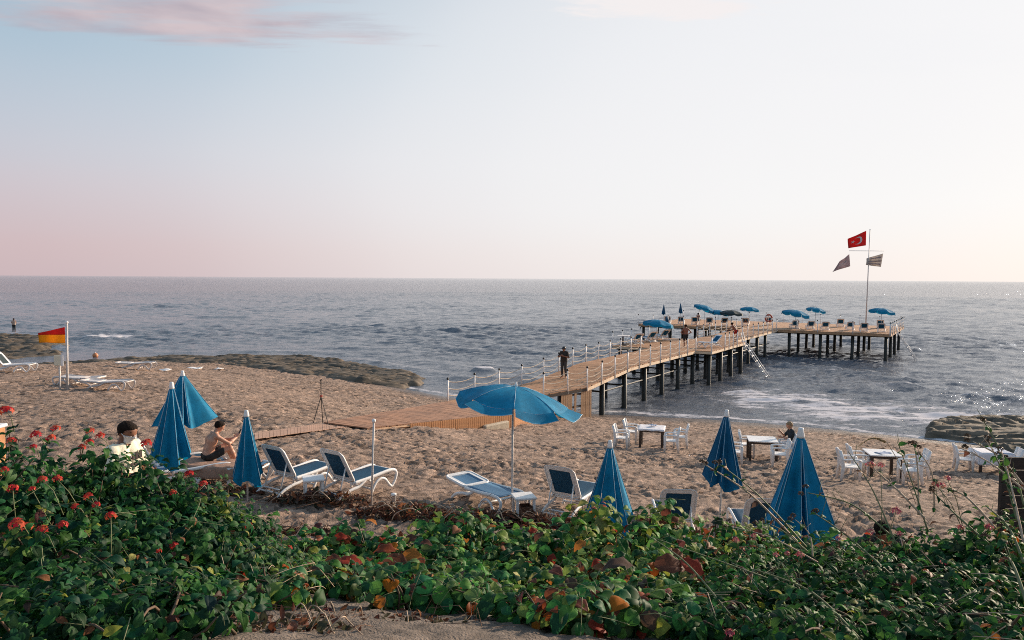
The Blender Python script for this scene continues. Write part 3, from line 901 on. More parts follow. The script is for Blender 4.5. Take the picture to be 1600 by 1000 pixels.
def pier():
    t = thing('pier', 'long wooden bathing pier on dark piles with rope railings and T-shaped head', 'pier', (PO[0], PO[1], 0))
    o = Vector(t.location)

    def P(s, v, z=None): return pp(s, v, z) - o
    HS0, HS1, HV0, HV1 = 42.6, 56.4, -14.9, 10.2
    # ---- decks
    mb = MB()
    plank_strip(mb, [BA1 - o, BA2 - o], [BB1 - o, BB2 - o], .15, .045, seed=3)
    plank_strip(mb, [BA2 - o, P(-.02, -PW)], [BB2 - o, P(-.02, 0)], .15, .045, seed=4)
    mb.build('landing_planks', M['deck'], t, kind='stuff')
    mb = MB(); ss = [0, 2, 4, 5.8, 10, 17.4, 26.6, 34, 42.6]
    plank_strip(mb, [P(s, -PW) for s in ss], [P(s, 0) for s in ss], .145, .045, seed=5)
    mb.build('walkway_planks', M['deck'], t, kind='stuff')
    mb = MB()
    plank_strip(mb, [P(17.4, .02), P(26.6, .02)], [P(17.4, 1.15), P(26.6, 1.15)], .145, .045, seed=6)
    mb.build('side_deck_planks', M['deck'], t, kind='stuff')
    mb = MB()
    plank_strip(mb, [P(17.4, -6.5), P(26.6, -6.5)], [P(17.4, -PW - .02), P(26.6, -PW - .02)], .145, .045, seed=7)
    mb.build('side_deck_planks', M['deck'], t, kind='stuff')
    mb = MB()
    plank_strip(mb, [P(HS0 + .02, HV0), P(HS0 + .02, HV1)], [P(HS1, HV0), P(HS1, HV1)], .145, .045, seed=8)
    mb.build('head_deck_planks', M['deck'], t, kind='stuff')
    # ---- pale edge boards (fascia)

    def edge(name, a, b, h=.17, m='fascia_pale', th=.05, drop=.05):
        mb = MB(); d = (b - a); x = Vector((d.y, -d.x, 0)).normalized() * th / 2
        up = Vector((0, 0, -drop)); lo = Vector((0, 0, -drop - h))
        mb.hexa([a - x + lo, a + x + lo, b + x + lo, b - x + lo], [a - x + up, a + x + up, b + x + up, b - x + up])
        return mb.build(name, M[m], t)
    for v in (0, -PW):
        for a, b in zip([0, 2, 5.8, 17.4, 26.6, 42.6][:-1], [2, 5.8, 17.4, 26.6, 42.55]):
            if (a, b) == (17.4, 26.6): continue
            edge('edge_board', P(a + .01, v), P(b - .01, v))
    edge('edge_board', P(17.43, 1.15), P(26.57, 1.15)); edge('edge_board', P(17.4, .06), P(17.4, 1.13)); edge('edge_board', P(26.6, .06), P(26.6, 1.13))
    edge('edge_board', P(17.43, -6.5), P(26.57, -6.5)); edge('edge_board', P(17.4, -6.48), P(17.4, -PW - .05)); edge('edge_board', P(26.6, -6.48), P(26.6, -PW - .05))
    hd = ((HS0, .05, HS0, HV1), (HS0, HV0, HS0, -PW - .05), (HS0 + .03, HV1, HS1 - .03, HV1), (HS0 + .03, HV0, HS1 - .03, HV0), (HS1, HV0, HS1, HV1))
    for a, b, c, d in hd:
        edge('edge_board', P(a, b), P(c, d), .20, 'fascia')
    # ---- dark bearers under the deck
    mb = MB()
    for v in (-.35, -1.7, -3.0):
        ps = [0, 5.8, 20, 42]
        for a, b in zip(ps[:-1], ps[1:]):
            mb.tube([P(a, v, deck_z(a) - .2), P(b, v, deck_z(b) - .2)], .09, 4)
    for s in (HS0 + .5, HS0 + 4.8, HS0 + 9.1, HS1 - .5):
        mb.tube([P(s, HV0 + .1, 2.36), P(s, HV1 - .1, 2.36)], .11, 4)
    for s in (17.9, 20.9, 23.9, 26.2):
        mb.tube([P(s, -6.4, 2.27), P(s, 1.05, 2.27)], .10, 4)
    mb.build('bearer', M['pile'], t, kind='stuff')
    # ---- piles
    pm = MB(); rr = random.Random(8)
    pm.lathe([(.15, -3.5), (.15, -.15), (.165, .1), (.15, .35), (.15, 2.3)], n=8)
    pile_me = pm.mesh('pile', M['pile'], True)

    def pile(s, v, top):
        ob = bpy.data.objects.new('pile', pile_me); COL.objects.link(ob); ob.parent = t
        p = P(s, v, 0); ob.location = (p.x, p.y, top - 2.3); ob.rotation_euler = (rr.uniform(-.012, .012), rr.uniform(-.012, .012), rr.uniform(0, 6))
    for s in np.arange(2.6, 42, 3.05):
        for v in (-.35, -3.0):
            pile(s, v, deck_z(s) - .27)
    for s in np.arange(17.9, 26.5, 2.77):
        for v in (.85, -6.1): pile(s, v, deck_z(s) - .3)
    for v in (HV1 - .4, HV1 - 3.3, HV1 - 6.2, HV1 - 9.1, -PW - 1.8, -PW - 5.0, -PW - 8.1, HV0 + .4):
        for s in (HS0 + .5, HS0 + 4.8, HS0 + 9.1, HS1 - .5): pile(s, v, 2.3)
    # ---- horizontal ties between the piles
    mb = MB()
    for s in np.arange(2.6, 42, 3.05): mb.tube([P(s, -.35, 1.35), P(s, -3.0, 1.35)], .05, 4)
    for v in (-.35, -3.0): mb.tube([P(2.6, v, 1.35), P(41, v, 1.35)], .04, 4)
    mb.build('tie_beam', M['pile'], t, kind='stuff')
    # ---- rail posts with black caps, white ropes
    qm = MB(); qm.lathe([(.036, 0), (.036, 1.10)], n=7)
    post_me = qm.mesh('rail_post', M['white_plastic'], True)
    cm = MB(); cm.lathe([(.030, 1.09), (.055, 1.10), (.058, 1.155), (.035, 1.19)], n=7)
    cap_me = cm.mesh('post_cap', M['black'], True)

    def post(p):
        ob = bpy.data.objects.new('rail_post', post_me); COL.objects.link(ob); ob.parent = t; ob.location = p + Vector((0, 0, -.2))
        ob.scale = (1, 1, 1.10)
        ob.rotation_euler = (rr.uniform(-.02, .02), rr.uniform(-.02, .02), 0)
        c = bpy.data.objects.new('post_cap', cap_me); COL.objects.link(c); c.parent = ob

    def ropes(a, b, far=False):
        for h in (.92, .60, .28):
            sag = .13 + rr.uniform(-.02, .03)
            pts = []
            for i in range(7):
                u = i / 6
                q = lerp(a, b, u); pts.append(q + Vector((0, 0, h - sag * 4 * u * (1 - u))))
            mb = MB(); mb.tube(pts, .018, 4, cap=False)
            mb.build('rope', M['rope'], t, True)

    def rail(pts, roped=True):
        for i, p in enumerate(pts):
            post(p)
            if roped and i: ropes(pts[i - 1], p)
    # left side: landing, then along the walkway
    left = [lerp(BA1 - o, BA2 - o, u) for u in (0, .33, .66, 1)] + [P(s, -PW - .03) for s in np.arange(1.4, 17.2, 1.76)]
    rail(left)
    right = [BB2 - o, lerp(BB2 - o, P(0, 0), .55)] + [P(s, .03) for s in np.arange(0, 17.5, 1.74)]
    rail(right)
    rail([P(17.4, 1.18)]); rail([P(s, 1.18) for s in (20.6, 21.7, 22.8, 23.9)], True)
    rail([P(s, -PW - .03) for s in np.arange(28, 42.2, 1.76)])
    rail([P(s, .03) for s in np.arange(27.8, 42.5, 1.8)])
    rail([P(HS0, v) for v in (1.9, 3.8, 7.0, 10.15)], False)
    rail([P(s, HV1 + .03) for s in np.arange(HS0, HS1 + .1, 1.72)], True)
    rail([P(HS1 + .03, v) for v in np.linspace(HV1 - .3, HV0 + .3, 13)], False)
    rail([P(HS0, v) for v in np.linspace(-PW - 1.2, HV0, 7)], False)
    rail([P(s, -6.53) for s in np.linspace(17.4, 26.6, 6)], False)
    # ---- upright boards closing the foot of the ramp
    bm = MB(); bm.bbox((0, 0, -.5), (.15, .03, 1.0), bev=.008)
    bme = bm.mesh('skirt_board', M['fascia'])
    A = Vector((BB2.x + 1.0, BB2.y + .95, 1.75)) - o; B = P(.35, .10, 1.78)
    d = B - A; ang = math.atan2(d.y, d.x); nb = int(d.length / .165)
    for i in range(nb + 1):
        if i in (nb - 8, nb - 6, nb - 5): continue
        p = A + d.normalized() * (i * .165)
        ob = bpy.data.objects.new('skirt_board', bme); COL.objects.link(ob); ob.parent = t
        ob.location = p + Vector((0, 0, rr.uniform(-.02, .02))); ob.rotation_euler = (0, rr.uniform(-.02, .02), ang)
        ob.scale = (1, 1, max(.4, p.z - gz(p.x + o.x, p.y + o.y) + .2))
    mb = MB()
    for dz in (-.12, -.75): mb.tube([A + Vector((.02, .08, dz)), B + Vector((.02, .08, dz))], .05, 4)
    mb.build('skirt_frame', M['dark_wood'], t)
    # diagonal brace seen through the gap, deck end board
    edge('edge_board', BB2 - o, P(0, .0), .15, 'dark_wood')
    # ---- bathing ladders

    def ladder(s, v, dv, w=.62):
        mb = MB()
        for ds in (0, w):
            a = P(s + ds, v, 3.35); k = P(s + ds, v + .25, 3.40); b = P(s + ds, v + .45, 2.55); c = P(s + ds, v + dv, -.9)
            mb.tube([P(s + ds, v - .25, 2.55), a, k, b, c], .028, 6)
            mb.tube([b + Vector((.13, -.08, 0)), c + Vector((.13, -.08, 0))], .022, 6)
        mb.build('ladder_rail', M['white_plastic'], t, True)
        for i in range(9):
            u = (i + .5) / 9
            a = lerp(P(s, v + .45, 2.55), P(s, v + dv, -.9), u); b = lerp(P(s + w, v + .45, 2.55), P(s + w, v + dv, -.9), u)
            r_ = MB(); r_.tube([a, b], .022, 6); r_.build('ladder_rung', M['white_plastic'], t)
    ladder(24.7, 1.0, 2.9)
    ladder(HS0 + 3.2, HV1 - .1, 2.6)
    return t


pier()
# ------------------------------------------------------------------ beach furniture
def crv(pts, n=6):
    """smooth curve through points (Catmull-Rom)"""
    pts = [Vector(p) for p in pts]
    out = []
    for i in range(len(pts) - 1):
        p0 = pts[max(i - 1, 0)]; p1 = pts[i]; p2 = pts[i + 1]; p3 = pts[min(i + 2, len(pts) - 1)]
        for k in range(n):
            t = k / n
            out.append(.5 * ((2 * p1) + (p2 - p0) * t + (2 * p0 - 5 * p1 + 4 * p2 - p3) * t * t + (3 * p1 - p0 - 3 * p2 + p3) * t ** 3))
    out.append(pts[-1])
    return out


def rounded_frame(mb, w, l, rw, th, place, ncorner=4, rad=.10):
    """flat rounded-rectangle ring, rw wide, th thick; place maps (x, y, z) to the final point"""
    outer = []; inner = []
    for (sx, sy, a0) in ((1, 1, 0), (-1, 1, 90), (-1, -1, 180), (1, -1, 270)):
        for k in range(ncorner + 1):
            a = R(a0 + 90 * k / ncorner)
            cx, cy = sx * (w / 2 - rad), sy * (l / 2 - rad)
            outer.append((cx + rad * math.cos(a), cy + rad * math.sin(a)))
            ir = max(rad - rw, .015); 
            ix, iy = sx * (w / 2 - rw - ir), sy * (l / 2 - rw - ir)
            inner.append((ix + ir * math.cos(a), iy + ir * math.sin(a)))
    n = len(outer); vs = []
    for ring, z in ((outer, th / 2), (outer, -th / 2), (inner, -th / 2), (inner, th / 2)):
        vs += [place(x, y, z) for x, y in ring]
    fs = []
    for k in range(4):
        for i in range(n):
            j = (i + 1) % n
            fs.append((k * n + i, ((k + 1) % 4) * n + i, ((k + 1) % 4) * n + j, k * n + j))
    mb.add(vs, fs)


def make_lounger(name, label, back_deg, loc, rz, group, plastic='white_plastic', sling='sling', back_sling='sling'):
    t = thing(name, label, 'sun lounger', loc, rz, group)
    P = M[plastic]
    W = .33
    for sx in (-1, 1):
        x = sx * W
        mb = MB()
        mb.tube(crv([(x, -.02, .34), (x, .45, .36), (x, .95, .40), (x, 1.15, .385), (x, 1.235, .30), (x, 1.20, .16)]), .034, 8, flat=(.75, 1.15))
        mb.build('side_rail', P, t, True)
        mb = MB()
        mb.tube(crv([(x, 1.20, .16), (x, 1.10, .035), (x, 1.02, .08), (x, .88, .235), (x, .74, .27), (x, .60, .20), (x, .48, .02)]), .030, 8, flat=(.75, 1.1))
        mb.build('leg', P, t, True)
        mb = MB()
        mb.tube(crv([(x, .30, .34), (x, .12, .24), (x, -.10, .21), (x, -.34, .14), (x, -.52, .02)]), .031, 8, flat=(.75, 1.15))
        mb.build('leg', P, t, True)
    for y, z in ((.02, .33), (.48, .10), (-.42, .09), (1.18, .37)):
        mb = MB(); mb.tube([(-W, y, z), (W, y, z)], .022, 6); mb.build('cross_bar', P, t, True)
    # seat: a taut sling with a slight sag, with thickness
    n = 8; mb = MB(); vs = []
    for zo in (0, -.012):
        for i in range(n + 1):
            y = .0 + 1.12 * i / n
            for k in range(5):
                u = -1 + .5 * k
                z = .365 + .035 * (i / n) - .018 * (1 - u * u) * math.sin(math.pi * i / n) + zo
                vs.append((u * (W - .025), y, z))
    fs = []
    m = (n + 1) * 5
    for i in range(n):
        for k in range(4):
            a = i * 5 + k
            fs.append((a, a + 1, a + 6, a + 5)); fs.append((m + a, m + a + 5, m + a + 6, m + a + 1))
    for i in range(n):
        a = i * 5; fs.append((a, a + 5, m + a + 5, m + a)); a += 4; fs.append((a, m + a, m + a + 5, a + 5))
    mb.add(vs, fs); mb.build('seat_sling', M[sling], t, True)
    # backrest
    b = R(back_deg); L = .80

    def pl(x, y, z):
        q = y + L / 2
        return (x, -q * math.cos(b) - z * math.sin(b), .355 + q * math.sin(b) - z * math.cos(b) * -1)
    mb = MB(); rounded_frame(mb, .68, L, .10, .045, pl, 5, .13)
    bf = mb.build('backrest', P, t)
    mb = MB()
    rounded_frame(mb, .70, L + .02, .028, .065, pl, 5, .14)
    mb.build('back_rim', P, bf, True)
    mb = MB(); vs = []
    for zo in (.008, -.008):
        for i in range(5):
            for k in range(5):
                u = -1 + .5 * k; v = -1 + .5 * i
                vs.append(pl(u * .245, v * (L / 2 - .09), zo - .015 * (1 - u * u)))
    fs = []
    for i in range(4):
        for k in range(4):
            a = i * 5 + k; fs.append((a, a + 1, a + 6, a + 5)); fs.append((25 + a, 25 + a + 5, 25 + a + 6, 25 + a + 1))
    mb.add(vs, fs); mb.build('back_sling', M[back_sling], bf, True)
    if back_deg > 15:
        mb = MB()
        for sx in (-1, 1):
            p = pl(sx * .25, -.02, 0); mb.tube([p, (sx * .25, -.30 - .1 * math.cos(b), .18)], .016, 6)
        mb.tube([(-.25, -.38, .16), (.25, -.38, .16)], .016, 6)
        mb.build('back_stay', P, t, True)
    return t


def face(dx, dy):
    """z rotation that points local +Y along (dx, dy)"""
    return math.atan2(-dx, dy)


GL = 'blue and white sun loungers near the bank'
p = ground(447, 768)
L1 = make_lounger('sun_lounger', 'white lounger with blue sling and raised back beside the slim closed umbrella', 62, tuple(p), face(.55, .84), GL)
p = ground(538, 776)
L2 = copy_tree(L1, tuple(p), face(.58, .81), 'raised white lounger with a curled frame below the bare umbrella pole', GL)
p = ground(885, 803)
copy_tree(L1, tuple(p), face(.52, .85), 'raised white lounger tucked behind a closed blue umbrella beside a small white table', GL)
p = ground(1056, 828); p[2] -= .17
copy_tree(L1, tuple(p), face(.08, 1), 'raised lounger whose rounded back alone shows above the low green creepers, facing the sea', GL)
p = ground(1186, 844); p[2] -= .17
copy_tree(L1, tuple(p), face(.08, 1), 'raised lounger back half hidden behind the largest closed blue umbrella', GL)
p = ground(762, 789)
L3 = make_lounger('sun_lounger', 'white lounger laid flat under the open blue umbrella', 5, (p[0] - .22, p[1] + .25, p[2]), face(.62, -.78), GL, sling='sling_light', back_sling='sling_light')
p = ground(240, 752)
copy_tree(L1, tuple(p), face(.75, .66), 'raised white lounger behind the person wearing a face mask', GL)
p = ground(268, 757)
copy_tree(L3, tuple(p), face(.85, .5), 'flat white lounger lying under the pair of closed umbrellas', GL)
p = ground(335, 752)
LS = copy_tree(L3, tuple(p), face(.93, -.1), 'flat lounger covered by a beige towel under the shirtless seated person', GL)
GF = 'plain white loungers far along the beach'
p = ground(206, 577)
F1 = make_lounger('sun_lounger', 'pale lounger with arched frame at the foot of the dark rock shelf', 3, tuple(p), face(1, .05), GF, 'old_plastic', 'old_plastic', 'old_plastic')
p = ground(133, 603)
copy_tree(F1, tuple(p), face(-1, .1), 'pale flat lounger right behind the lifeguard flag pole', GF)
p = ground(160, 609)
copy_tree(F1, tuple(p), face(1, -.12), 'nearer of two pale flat loungers standing by the lifeguard flag pole', GF)
p = ground(12, 581)
F2 = make_lounger('sun_lounger', 'white lounger with raised dark back by the water, cut by the edge of the photograph', 50, tuple(p), face(1, .05), GF, 'white_plastic', 'old_plastic', 'canvas_black')


# ---- umbrellas
def closed_umbrella(name, label, base, H, L, Rb, lean=(0, 0), canvas='canvas', seed=0, group='closed blue umbrellas on the beach', rz=0.0, tipscale=1.0):
    t = thing(name, label, 'umbrella', tuple(base), rz, group)
    r = random.Random(seed)
    lx, ly = lean

    def ax(z): return Vector((lx * z / H, ly * z / H, z))
    mb = MB(); mb.tube([ax(-.3), ax(H - .1)], .019, 8); mb.build('pole', M['pole'], t, True)
    nr, sub, rows = 8, 8, 16
    # each rib hangs at its own angle and reach
    ang = [2 * math.pi * (k + .42 * r.uniform(-1, 1)) / nr for k in range(nr)]
    reach = [Rb * r.uniform(.72, 1.16) for k in range(nr)]
    drop = [r.uniform(-.08, .07) for k in range(nr)]
    fold = [r.uniform(.42, .66) for k in range(nr)]
    fs_ = [r.uniform(-.25, .25) for k in range(nr)]
    vs = []

    def pt(k, u, t_):
        a0, a1 = ang[k], ang[(k + 1) % nr] + (2 * math.pi if k == nr - 1 else 0)
        r0, r1 = reach[k], reach[(k + 1) % nr]
        us = u + fs_[k] * math.sin(math.pi * u) * .5 * t_
        a = a0 + (a1 - a0) * us
        rr_ = r0 + (r1 - r0) * u
        w = math.sin(math.pi * u)
        sagf = 1 - (1 - fold[k]) * (w ** 1.3) * min(1, t_ * 2.2)
        ripple = 1 + .09 * math.sin(u * math.pi * 4 + k) * t_ * w
        rad = (.030 + (rr_ - .03) * (t_ ** 1.06)) * sagf * ripple
        zz = H - .04 - L * t_ * (1 + (drop[k] * (1 - u) + drop[(k + 1) % nr] * u)) - .09 * L * (w ** 1.2) * t_ ** 5 * (1 if k % 2 else -.35)
        q = ax(zz)
        return Vector((q.x + rad * math.cos(a), q.y + rad * math.sin(a), zz))
    for i in range(rows + 1):
        for k in range(nr):
            for s in range(sub): vs.append(pt(k, s / sub, i / rows))
    n = nr * sub; fs = []
    for i in range(rows):
        for k in range(n):
            l = (k + 1) % n; fs.append((i * n + k, (i + 1) * n + k, (i + 1) * n + l, i * n + l))
    mb = MB(); mb.add(vs, fs)
    cn = mb.build('canopy', M[canvas], t, True)
    for k in range(nr):
        mb = MB(); pts = []
        for i in range(1, rows + 1, 2):
            q = pt(k, 0, i / rows); c = ax(q.z); d = (q - c).normalized() * .004; pts.append(q + d)
        mb.tube(pts, .0045, 5); mb.build('piping', M['piping'], cn, True)
    q = ax(H); mb = MB()
    mb.lathe([(.050 * tipscale, -.11), (.052 * tipscale, -.08), (.036 * tipscale, .0), (.033 * tipscale, .025), (.012, .03)], q, 10)
    mb.build('tip_cap', M['white_plastic'], t, True)
    return t


def umb_px(px, py_top, py_guess, D, **k):
    """closed umbrella whose tip stands at a surveyed pixel and distance"""
    top = at_y(px, py_top, D); g = gz(top[0], top[1])
    return (top[0], top[1], g), top[2] - g


b, H = umb_px(1250, 671, 0, 10.0); closed_umbrella('beach_umbrella', 'largest closed blue umbrella standing behind the creepers right of the pier', b, H, 1.47, .56, (0, -.02), 'canvas', 5, rz=.25)
b, H = umb_px(954, 690, 0, 13.2); closed_umbrella('beach_umbrella', 'closed blue umbrella beside a raised lounger in the middle of the bank edge', b, H, 1.50, .50, (-.02, 0), 'canvas', 12, rz=1.1)
b, H = umb_px(1127, 645, 0, 14.2); closed_umbrella('beach_umbrella', 'dark closed umbrella leaning on its pole by the middle beach table', b, H + .02, 1.34, .44, (.14, 0), 'canvas_dark', 23, rz=.5)
b, H = umb_px(385, 643, 0, 15.2); closed_umbrella('beach_umbrella', 'slim closed umbrella with fine white stripes right of the shirtless seated person', b, H, 1.40, .33, (0, 0), 'canvas', 31, rz=.2, tipscale=1.1)
b, H = umb_px(268, 599, 0, 14.6); closed_umbrella('beach_umbrella', 'closed blue umbrella hanging in front of its half-open neighbour', b, H, 1.50, .47, (0, 0), 'canvas', 44, rz=.9)
b, H = umb_px(283, 581, 0, 17.0); closed_umbrella('beach_umbrella', 'half-folded wider umbrella at the back of the pair beside the shirtless seated person', b, H, 1.14, .66, (.03, 0), 'canvas', 52, rz=.15)


def open_umbrella(name, label, base, H, Rad, tilt=(0.0, 0.0), canvas='canvas', seed=0, group=None, flaps=True, detail=True):
    """round beach umbrella; the canopy is tipped by tilt (radians about x and y)"""
    t = thing(name, label, 'umbrella', tuple(base), 0, group)
    r = random.Random(seed)
    rot = Matrix.Rotation(tilt[1], 3, 'Y') @ Matrix.Rotation(tilt[0], 3, 'X')
    hub = Vector((0, 0, H - .38))
    mb = MB(); mb.tube([(0, 0, -.35), hub], .021, 8)
    mb.tube([hub, hub + rot @ Vector((0, 0, .42))], .015, 8); mb.build('pole', M['pole'], t, True)
    nr, sub, rows = 8, 5, 8
    n = nr * sub; rise = Rad * .25

    def pt(a, q):
        k = (a / (2 * math.pi) * nr) % 1.0
        sc = math.sin(math.pi * k)
        rad = Rad * q * (1 - .055 * sc * q)
        z = rise * (1 - q ** 2.0) - .06 * Rad * sc * q ** 2
        return Vector((rad * math.cos(a), rad * math.sin(a), z))
    top = hub + rot @ Vector((0, 0, .42 - rise + .0))
    vs = []
    for i in range(rows + 1):
        for k in range(n): vs.append(top + rot @ pt(2 * math.pi * k / n, max(i / rows, .02)))
    fs = []
    for i in range(rows):
        for k in range(n):
            l = (k + 1) % n; fs.append((i * n + k, (i + 1) * n + k, (i + 1) * n + l, i * n + l))
    mb = MB(); mb.add(vs, fs); cn = mb.build('canopy', M[canvas], t, True)
    if detail:
        # valance: eight flaps, some blown
        for g in range(nr):
            mb = MB(); vv = []; lift = r.choice([0, 0, .06, .12, .25]) if flaps else 0
            for j in range(3):
                for k in range(sub + 1):
                    a = 2 * math.pi * (g + .03 + .94 * k / sub) / nr
                    q = pt(a, 1.0); o = Vector((math.cos(a), math.sin(a), 0))
                    w = .03 + .02 * math.sin(k * 1.3 + g)
                    vv.append(top + rot @ (q * 1.002 + o * (lift * j / 2 + w * j / 2)) + Vector((0, 0, -(.15 - .35 * lift) * Rad * j / 2 - .02 * math.sin(math.pi * k / sub) * j)))
            ff = [(j * (sub + 1) + k, (j + 1) * (sub + 1) + k, (j + 1) * (sub + 1) + k + 1, j * (sub + 1) + k + 1) for j in range(2) for k in range(sub)]
            mb.add(vv, ff); vl = mb.build('valance', M[canvas], t, True)
            pm = MB(); pm.tube([vv[2 * (sub + 1) + k] for k in range(sub + 1)], .006, 4); pm.build('piping', M['piping'], vl, True)
        for g in range(nr):
            a = 2 * math.pi * g / nr
            mb = MB(); mb.tube([top + rot @ (pt(a, q) - Vector((0, 0, .012))) for q in (.03, .3, .6, .8, 1.0)], .007, 5)
            rb = mb.build('rib', M['metal'], t, True)
            mb = MB(); mb.tube([hub + rot @ Vector((0, 0, .02)), top + rot @ (pt(a, .5) - Vector((0, 0, .02)))], .006, 4); mb.build('strut', M['metal'], rb, True)
            mb = MB(); mb.tube([top + rot @ (pt(a, q) + Vector((0, 0, .004))) for q in (.05, .3, .6, .8, 1.0)], .0045, 4); mb.build('piping', M['piping'], cn, True)
    mb = MB(); e = top + rot @ Vector((0, 0, rise)); mb.tube([e - rot @ Vector((0, 0, .02)), e + rot @ Vector((0, 0, .09))], [.035, .014], 8)
    mb.build('tip_cap', M['white_plastic'], t, True)
    return t


b = ground(800, 800); tp = at_y(803, 608, b[1])
open_umbrella('beach_umbrella', 'open blue umbrella shading the flat lounger in front of the pier ramp', b, tp[2] - b[2] + .02, 1.13, (R(-1), R(8.5)), 'canvas', 3)

# ---- bare pole, tripod, small tables
p = ground(580, 790)
t = thing('umbrella_pole', 'bare white umbrella pole stuck in sand behind a raised lounger', 'pole', tuple(p))
top = at_y(584, 658, p[1])
mb = MB(); mb.tube([(0, 0, -.2), (top[0] - p[0], 0, top[2] - p[2])], .021, 8); mb.build('tube', M['pole'], t, True)
mb = MB(); mb.lathe([(.03, 0), (.04, .02), (.04, .06), (.02, .075)], (top[0] - p[0], 0, top[2] - p[2] - .03), 8); mb.build('socket', M['white_plastic'], t, True)
p = ground(572, 800)
t = thing('umbrella_socket', 'short white umbrella socket left empty in the sand below the bare pole', 'pole base', (p[0] + .55, p[1], p[2]))
mb = MB(); mb.lathe([(.035, -.1), (.035, .32), (.055, .33), (.055, .37), (.03, .38)], n=9); mb.build('tube', M['white_plastic'], t, True)
p = ground(502, 664)
t = thing('tripod', 'thin black tripod standing alone on open sand by the boardwalk', 'tripod', tuple(p))
H = at_y(500, 594, p[1])[2] - p[2]
mb = MB(); mb.tube([(0, 0, H * .55), (0, 0, H)], .018, 6); mb.tube([(-.04, 0, H), (.05, 0, H + .02)], .02, 6); mb.build('column', M['black'], t)
mb = MB(); mb.lathe([(.03, 0), (.05, .01), (.05, .07), (.03, .08)], (0, 0, H * .62), 8); mb.build('collar', M['ring_red'], t)
for a in (95, 215, 335):
    mb = MB(); mb.tube([(0, 0, H * .64), (.33 * math.cos(R(a)), .33 * math.sin(R(a)), -.03)], .014, 5); mb.build('leg', M['black'], t)


def side_table(label, p, rz=0):
    t = thing('side_table', label, 'side table', tuple(p), rz, 'small white side tables between loungers')
    mb = MB(); mb.bbox((0, 0, .40), (.44, .44, .045), bev=.015); mb.build('tabletop', M['white_plastic'], t)
    for sx in (-1, 1):
        for sy in (-1, 1):
            mb = MB(); mb.bbox((sx * .17, sy * .17, .185), (.055, .055, .385), bev=.01); mb.build('leg', M['white_plastic'], t)
    return t


side_table('small white table beneath the open umbrella', ground(818, 806), .25)
side_table('small white table wedged between the two raised loungers by the bare pole', ground(490, 777), .35)
p = ground(822, 808)
t = thing('crate', 'small brown crate on the sand under the white side table', 'crate', (p[0] - .02, p[1] + .02, p[2]), .25)
mb = MB()
for sx in (-1, 1):
    mb.bbox((sx * .11, 0, .12), (.02, .24, .24), bev=.004)
mb.build('side_panel', M['brown_box'], t)
mb = MB(); mb.bbox((0, .11, .12), (.2, .02, .24), bev=.004); mb.bbox((0, -.11, .12), (.2, .02, .22), bev=.004); mb.build('front_panel', M['brown_box'], t)
mb = MB(); mb.bbox((0, 0, .02), (.2, .2, .02), bev=.004); mb.build('floor_panel', M['brown_box'], t)

# ---- dining tables and armchairs
def make_chair(label, loc, rz, group):
    t = thing('armchair', label, 'chair', loc, rz, group)
    P = M['white_plastic']
    for sx in (-1, 1):
        mb = MB(); mb.tube([(sx * .25, .24, 0), (sx * .24, .23, .42), (sx * .255, .235, .64)], [.030, .042, .040], 6, flat=(1, 1.3)); mb.build('leg', P, t, True)
        mb = MB(); mb.tube([(sx * .25, -.27, 0), (sx * .235, -.21, .42), (sx * .225, -.235, .66), (sx * .215, -.30, .90)], [.030, .043, .040, .037], 6, flat=(1, 1.3)); mb.build('leg', P, t, True)
        mb = MB(); mb.tube(crv([(sx * .235, -.23, .64), (sx * .275, -.05, .665), (sx * .275, .16, .66), (sx * .258, .26, .63)], 3), .042, 6, flat=(1.1, .6)); mb.build('armrest', P, t, True)
    mb = MB(); mb.bbox((0, .01, .425), (.46, .46, .035), bev=.014)
    mb.build('seat', P, t)
    mb = MB()
    for i in range(7):
        x = -.165 + .055 * i
        mb.tube([(x, -.225, .46), (x, -.25, .66), (x, -.30, .87)], .026, 5, flat=(1, .35))
    for z, y in ((.50, -.225), (.885, -.303)):
        mb.tube([(-.22, y, z), (.22, y, z)], .028, 6, flat=(.5, 1.2))
    for z, y in ((.62, -.243), (.74, -.268)):
        mb.tube([(-.21, y, z), (.21, y, z)], .016, 5, flat=(.5, 1.2))
    mb.build('backrest', P, t)
    return t


def make_table(label, loc, rz, w=1.0, d=.9, top='white_plastic'):
    t = thing('dining_table', label, 'table', loc, rz, 'dining tables on the sand')
    mb = MB(); mb.bbox((0, 0, .725), (w, d, .04), bev=.012); mb.build('tabletop', M[top], t)
    mb = MB()
    for s in (-1, 1):
        mb.box((0, s * (d / 2 - .06), .665), (w - .16, .03, .075)); mb.box((s * (w / 2 - .06), 0, .665), (.03, d - .17, .075))
    mb.build('apron', M['dark_wood'], t)
    for sx in (-1, 1):
        for sy in (-1, 1):
            mb = MB(); mb.bbox((sx * (w / 2 - .06), sy * (d / 2 - .06), .32), (.085, .085, .76), bev=.008); mb.build('leg', M['dark_wood'], t)
    return t


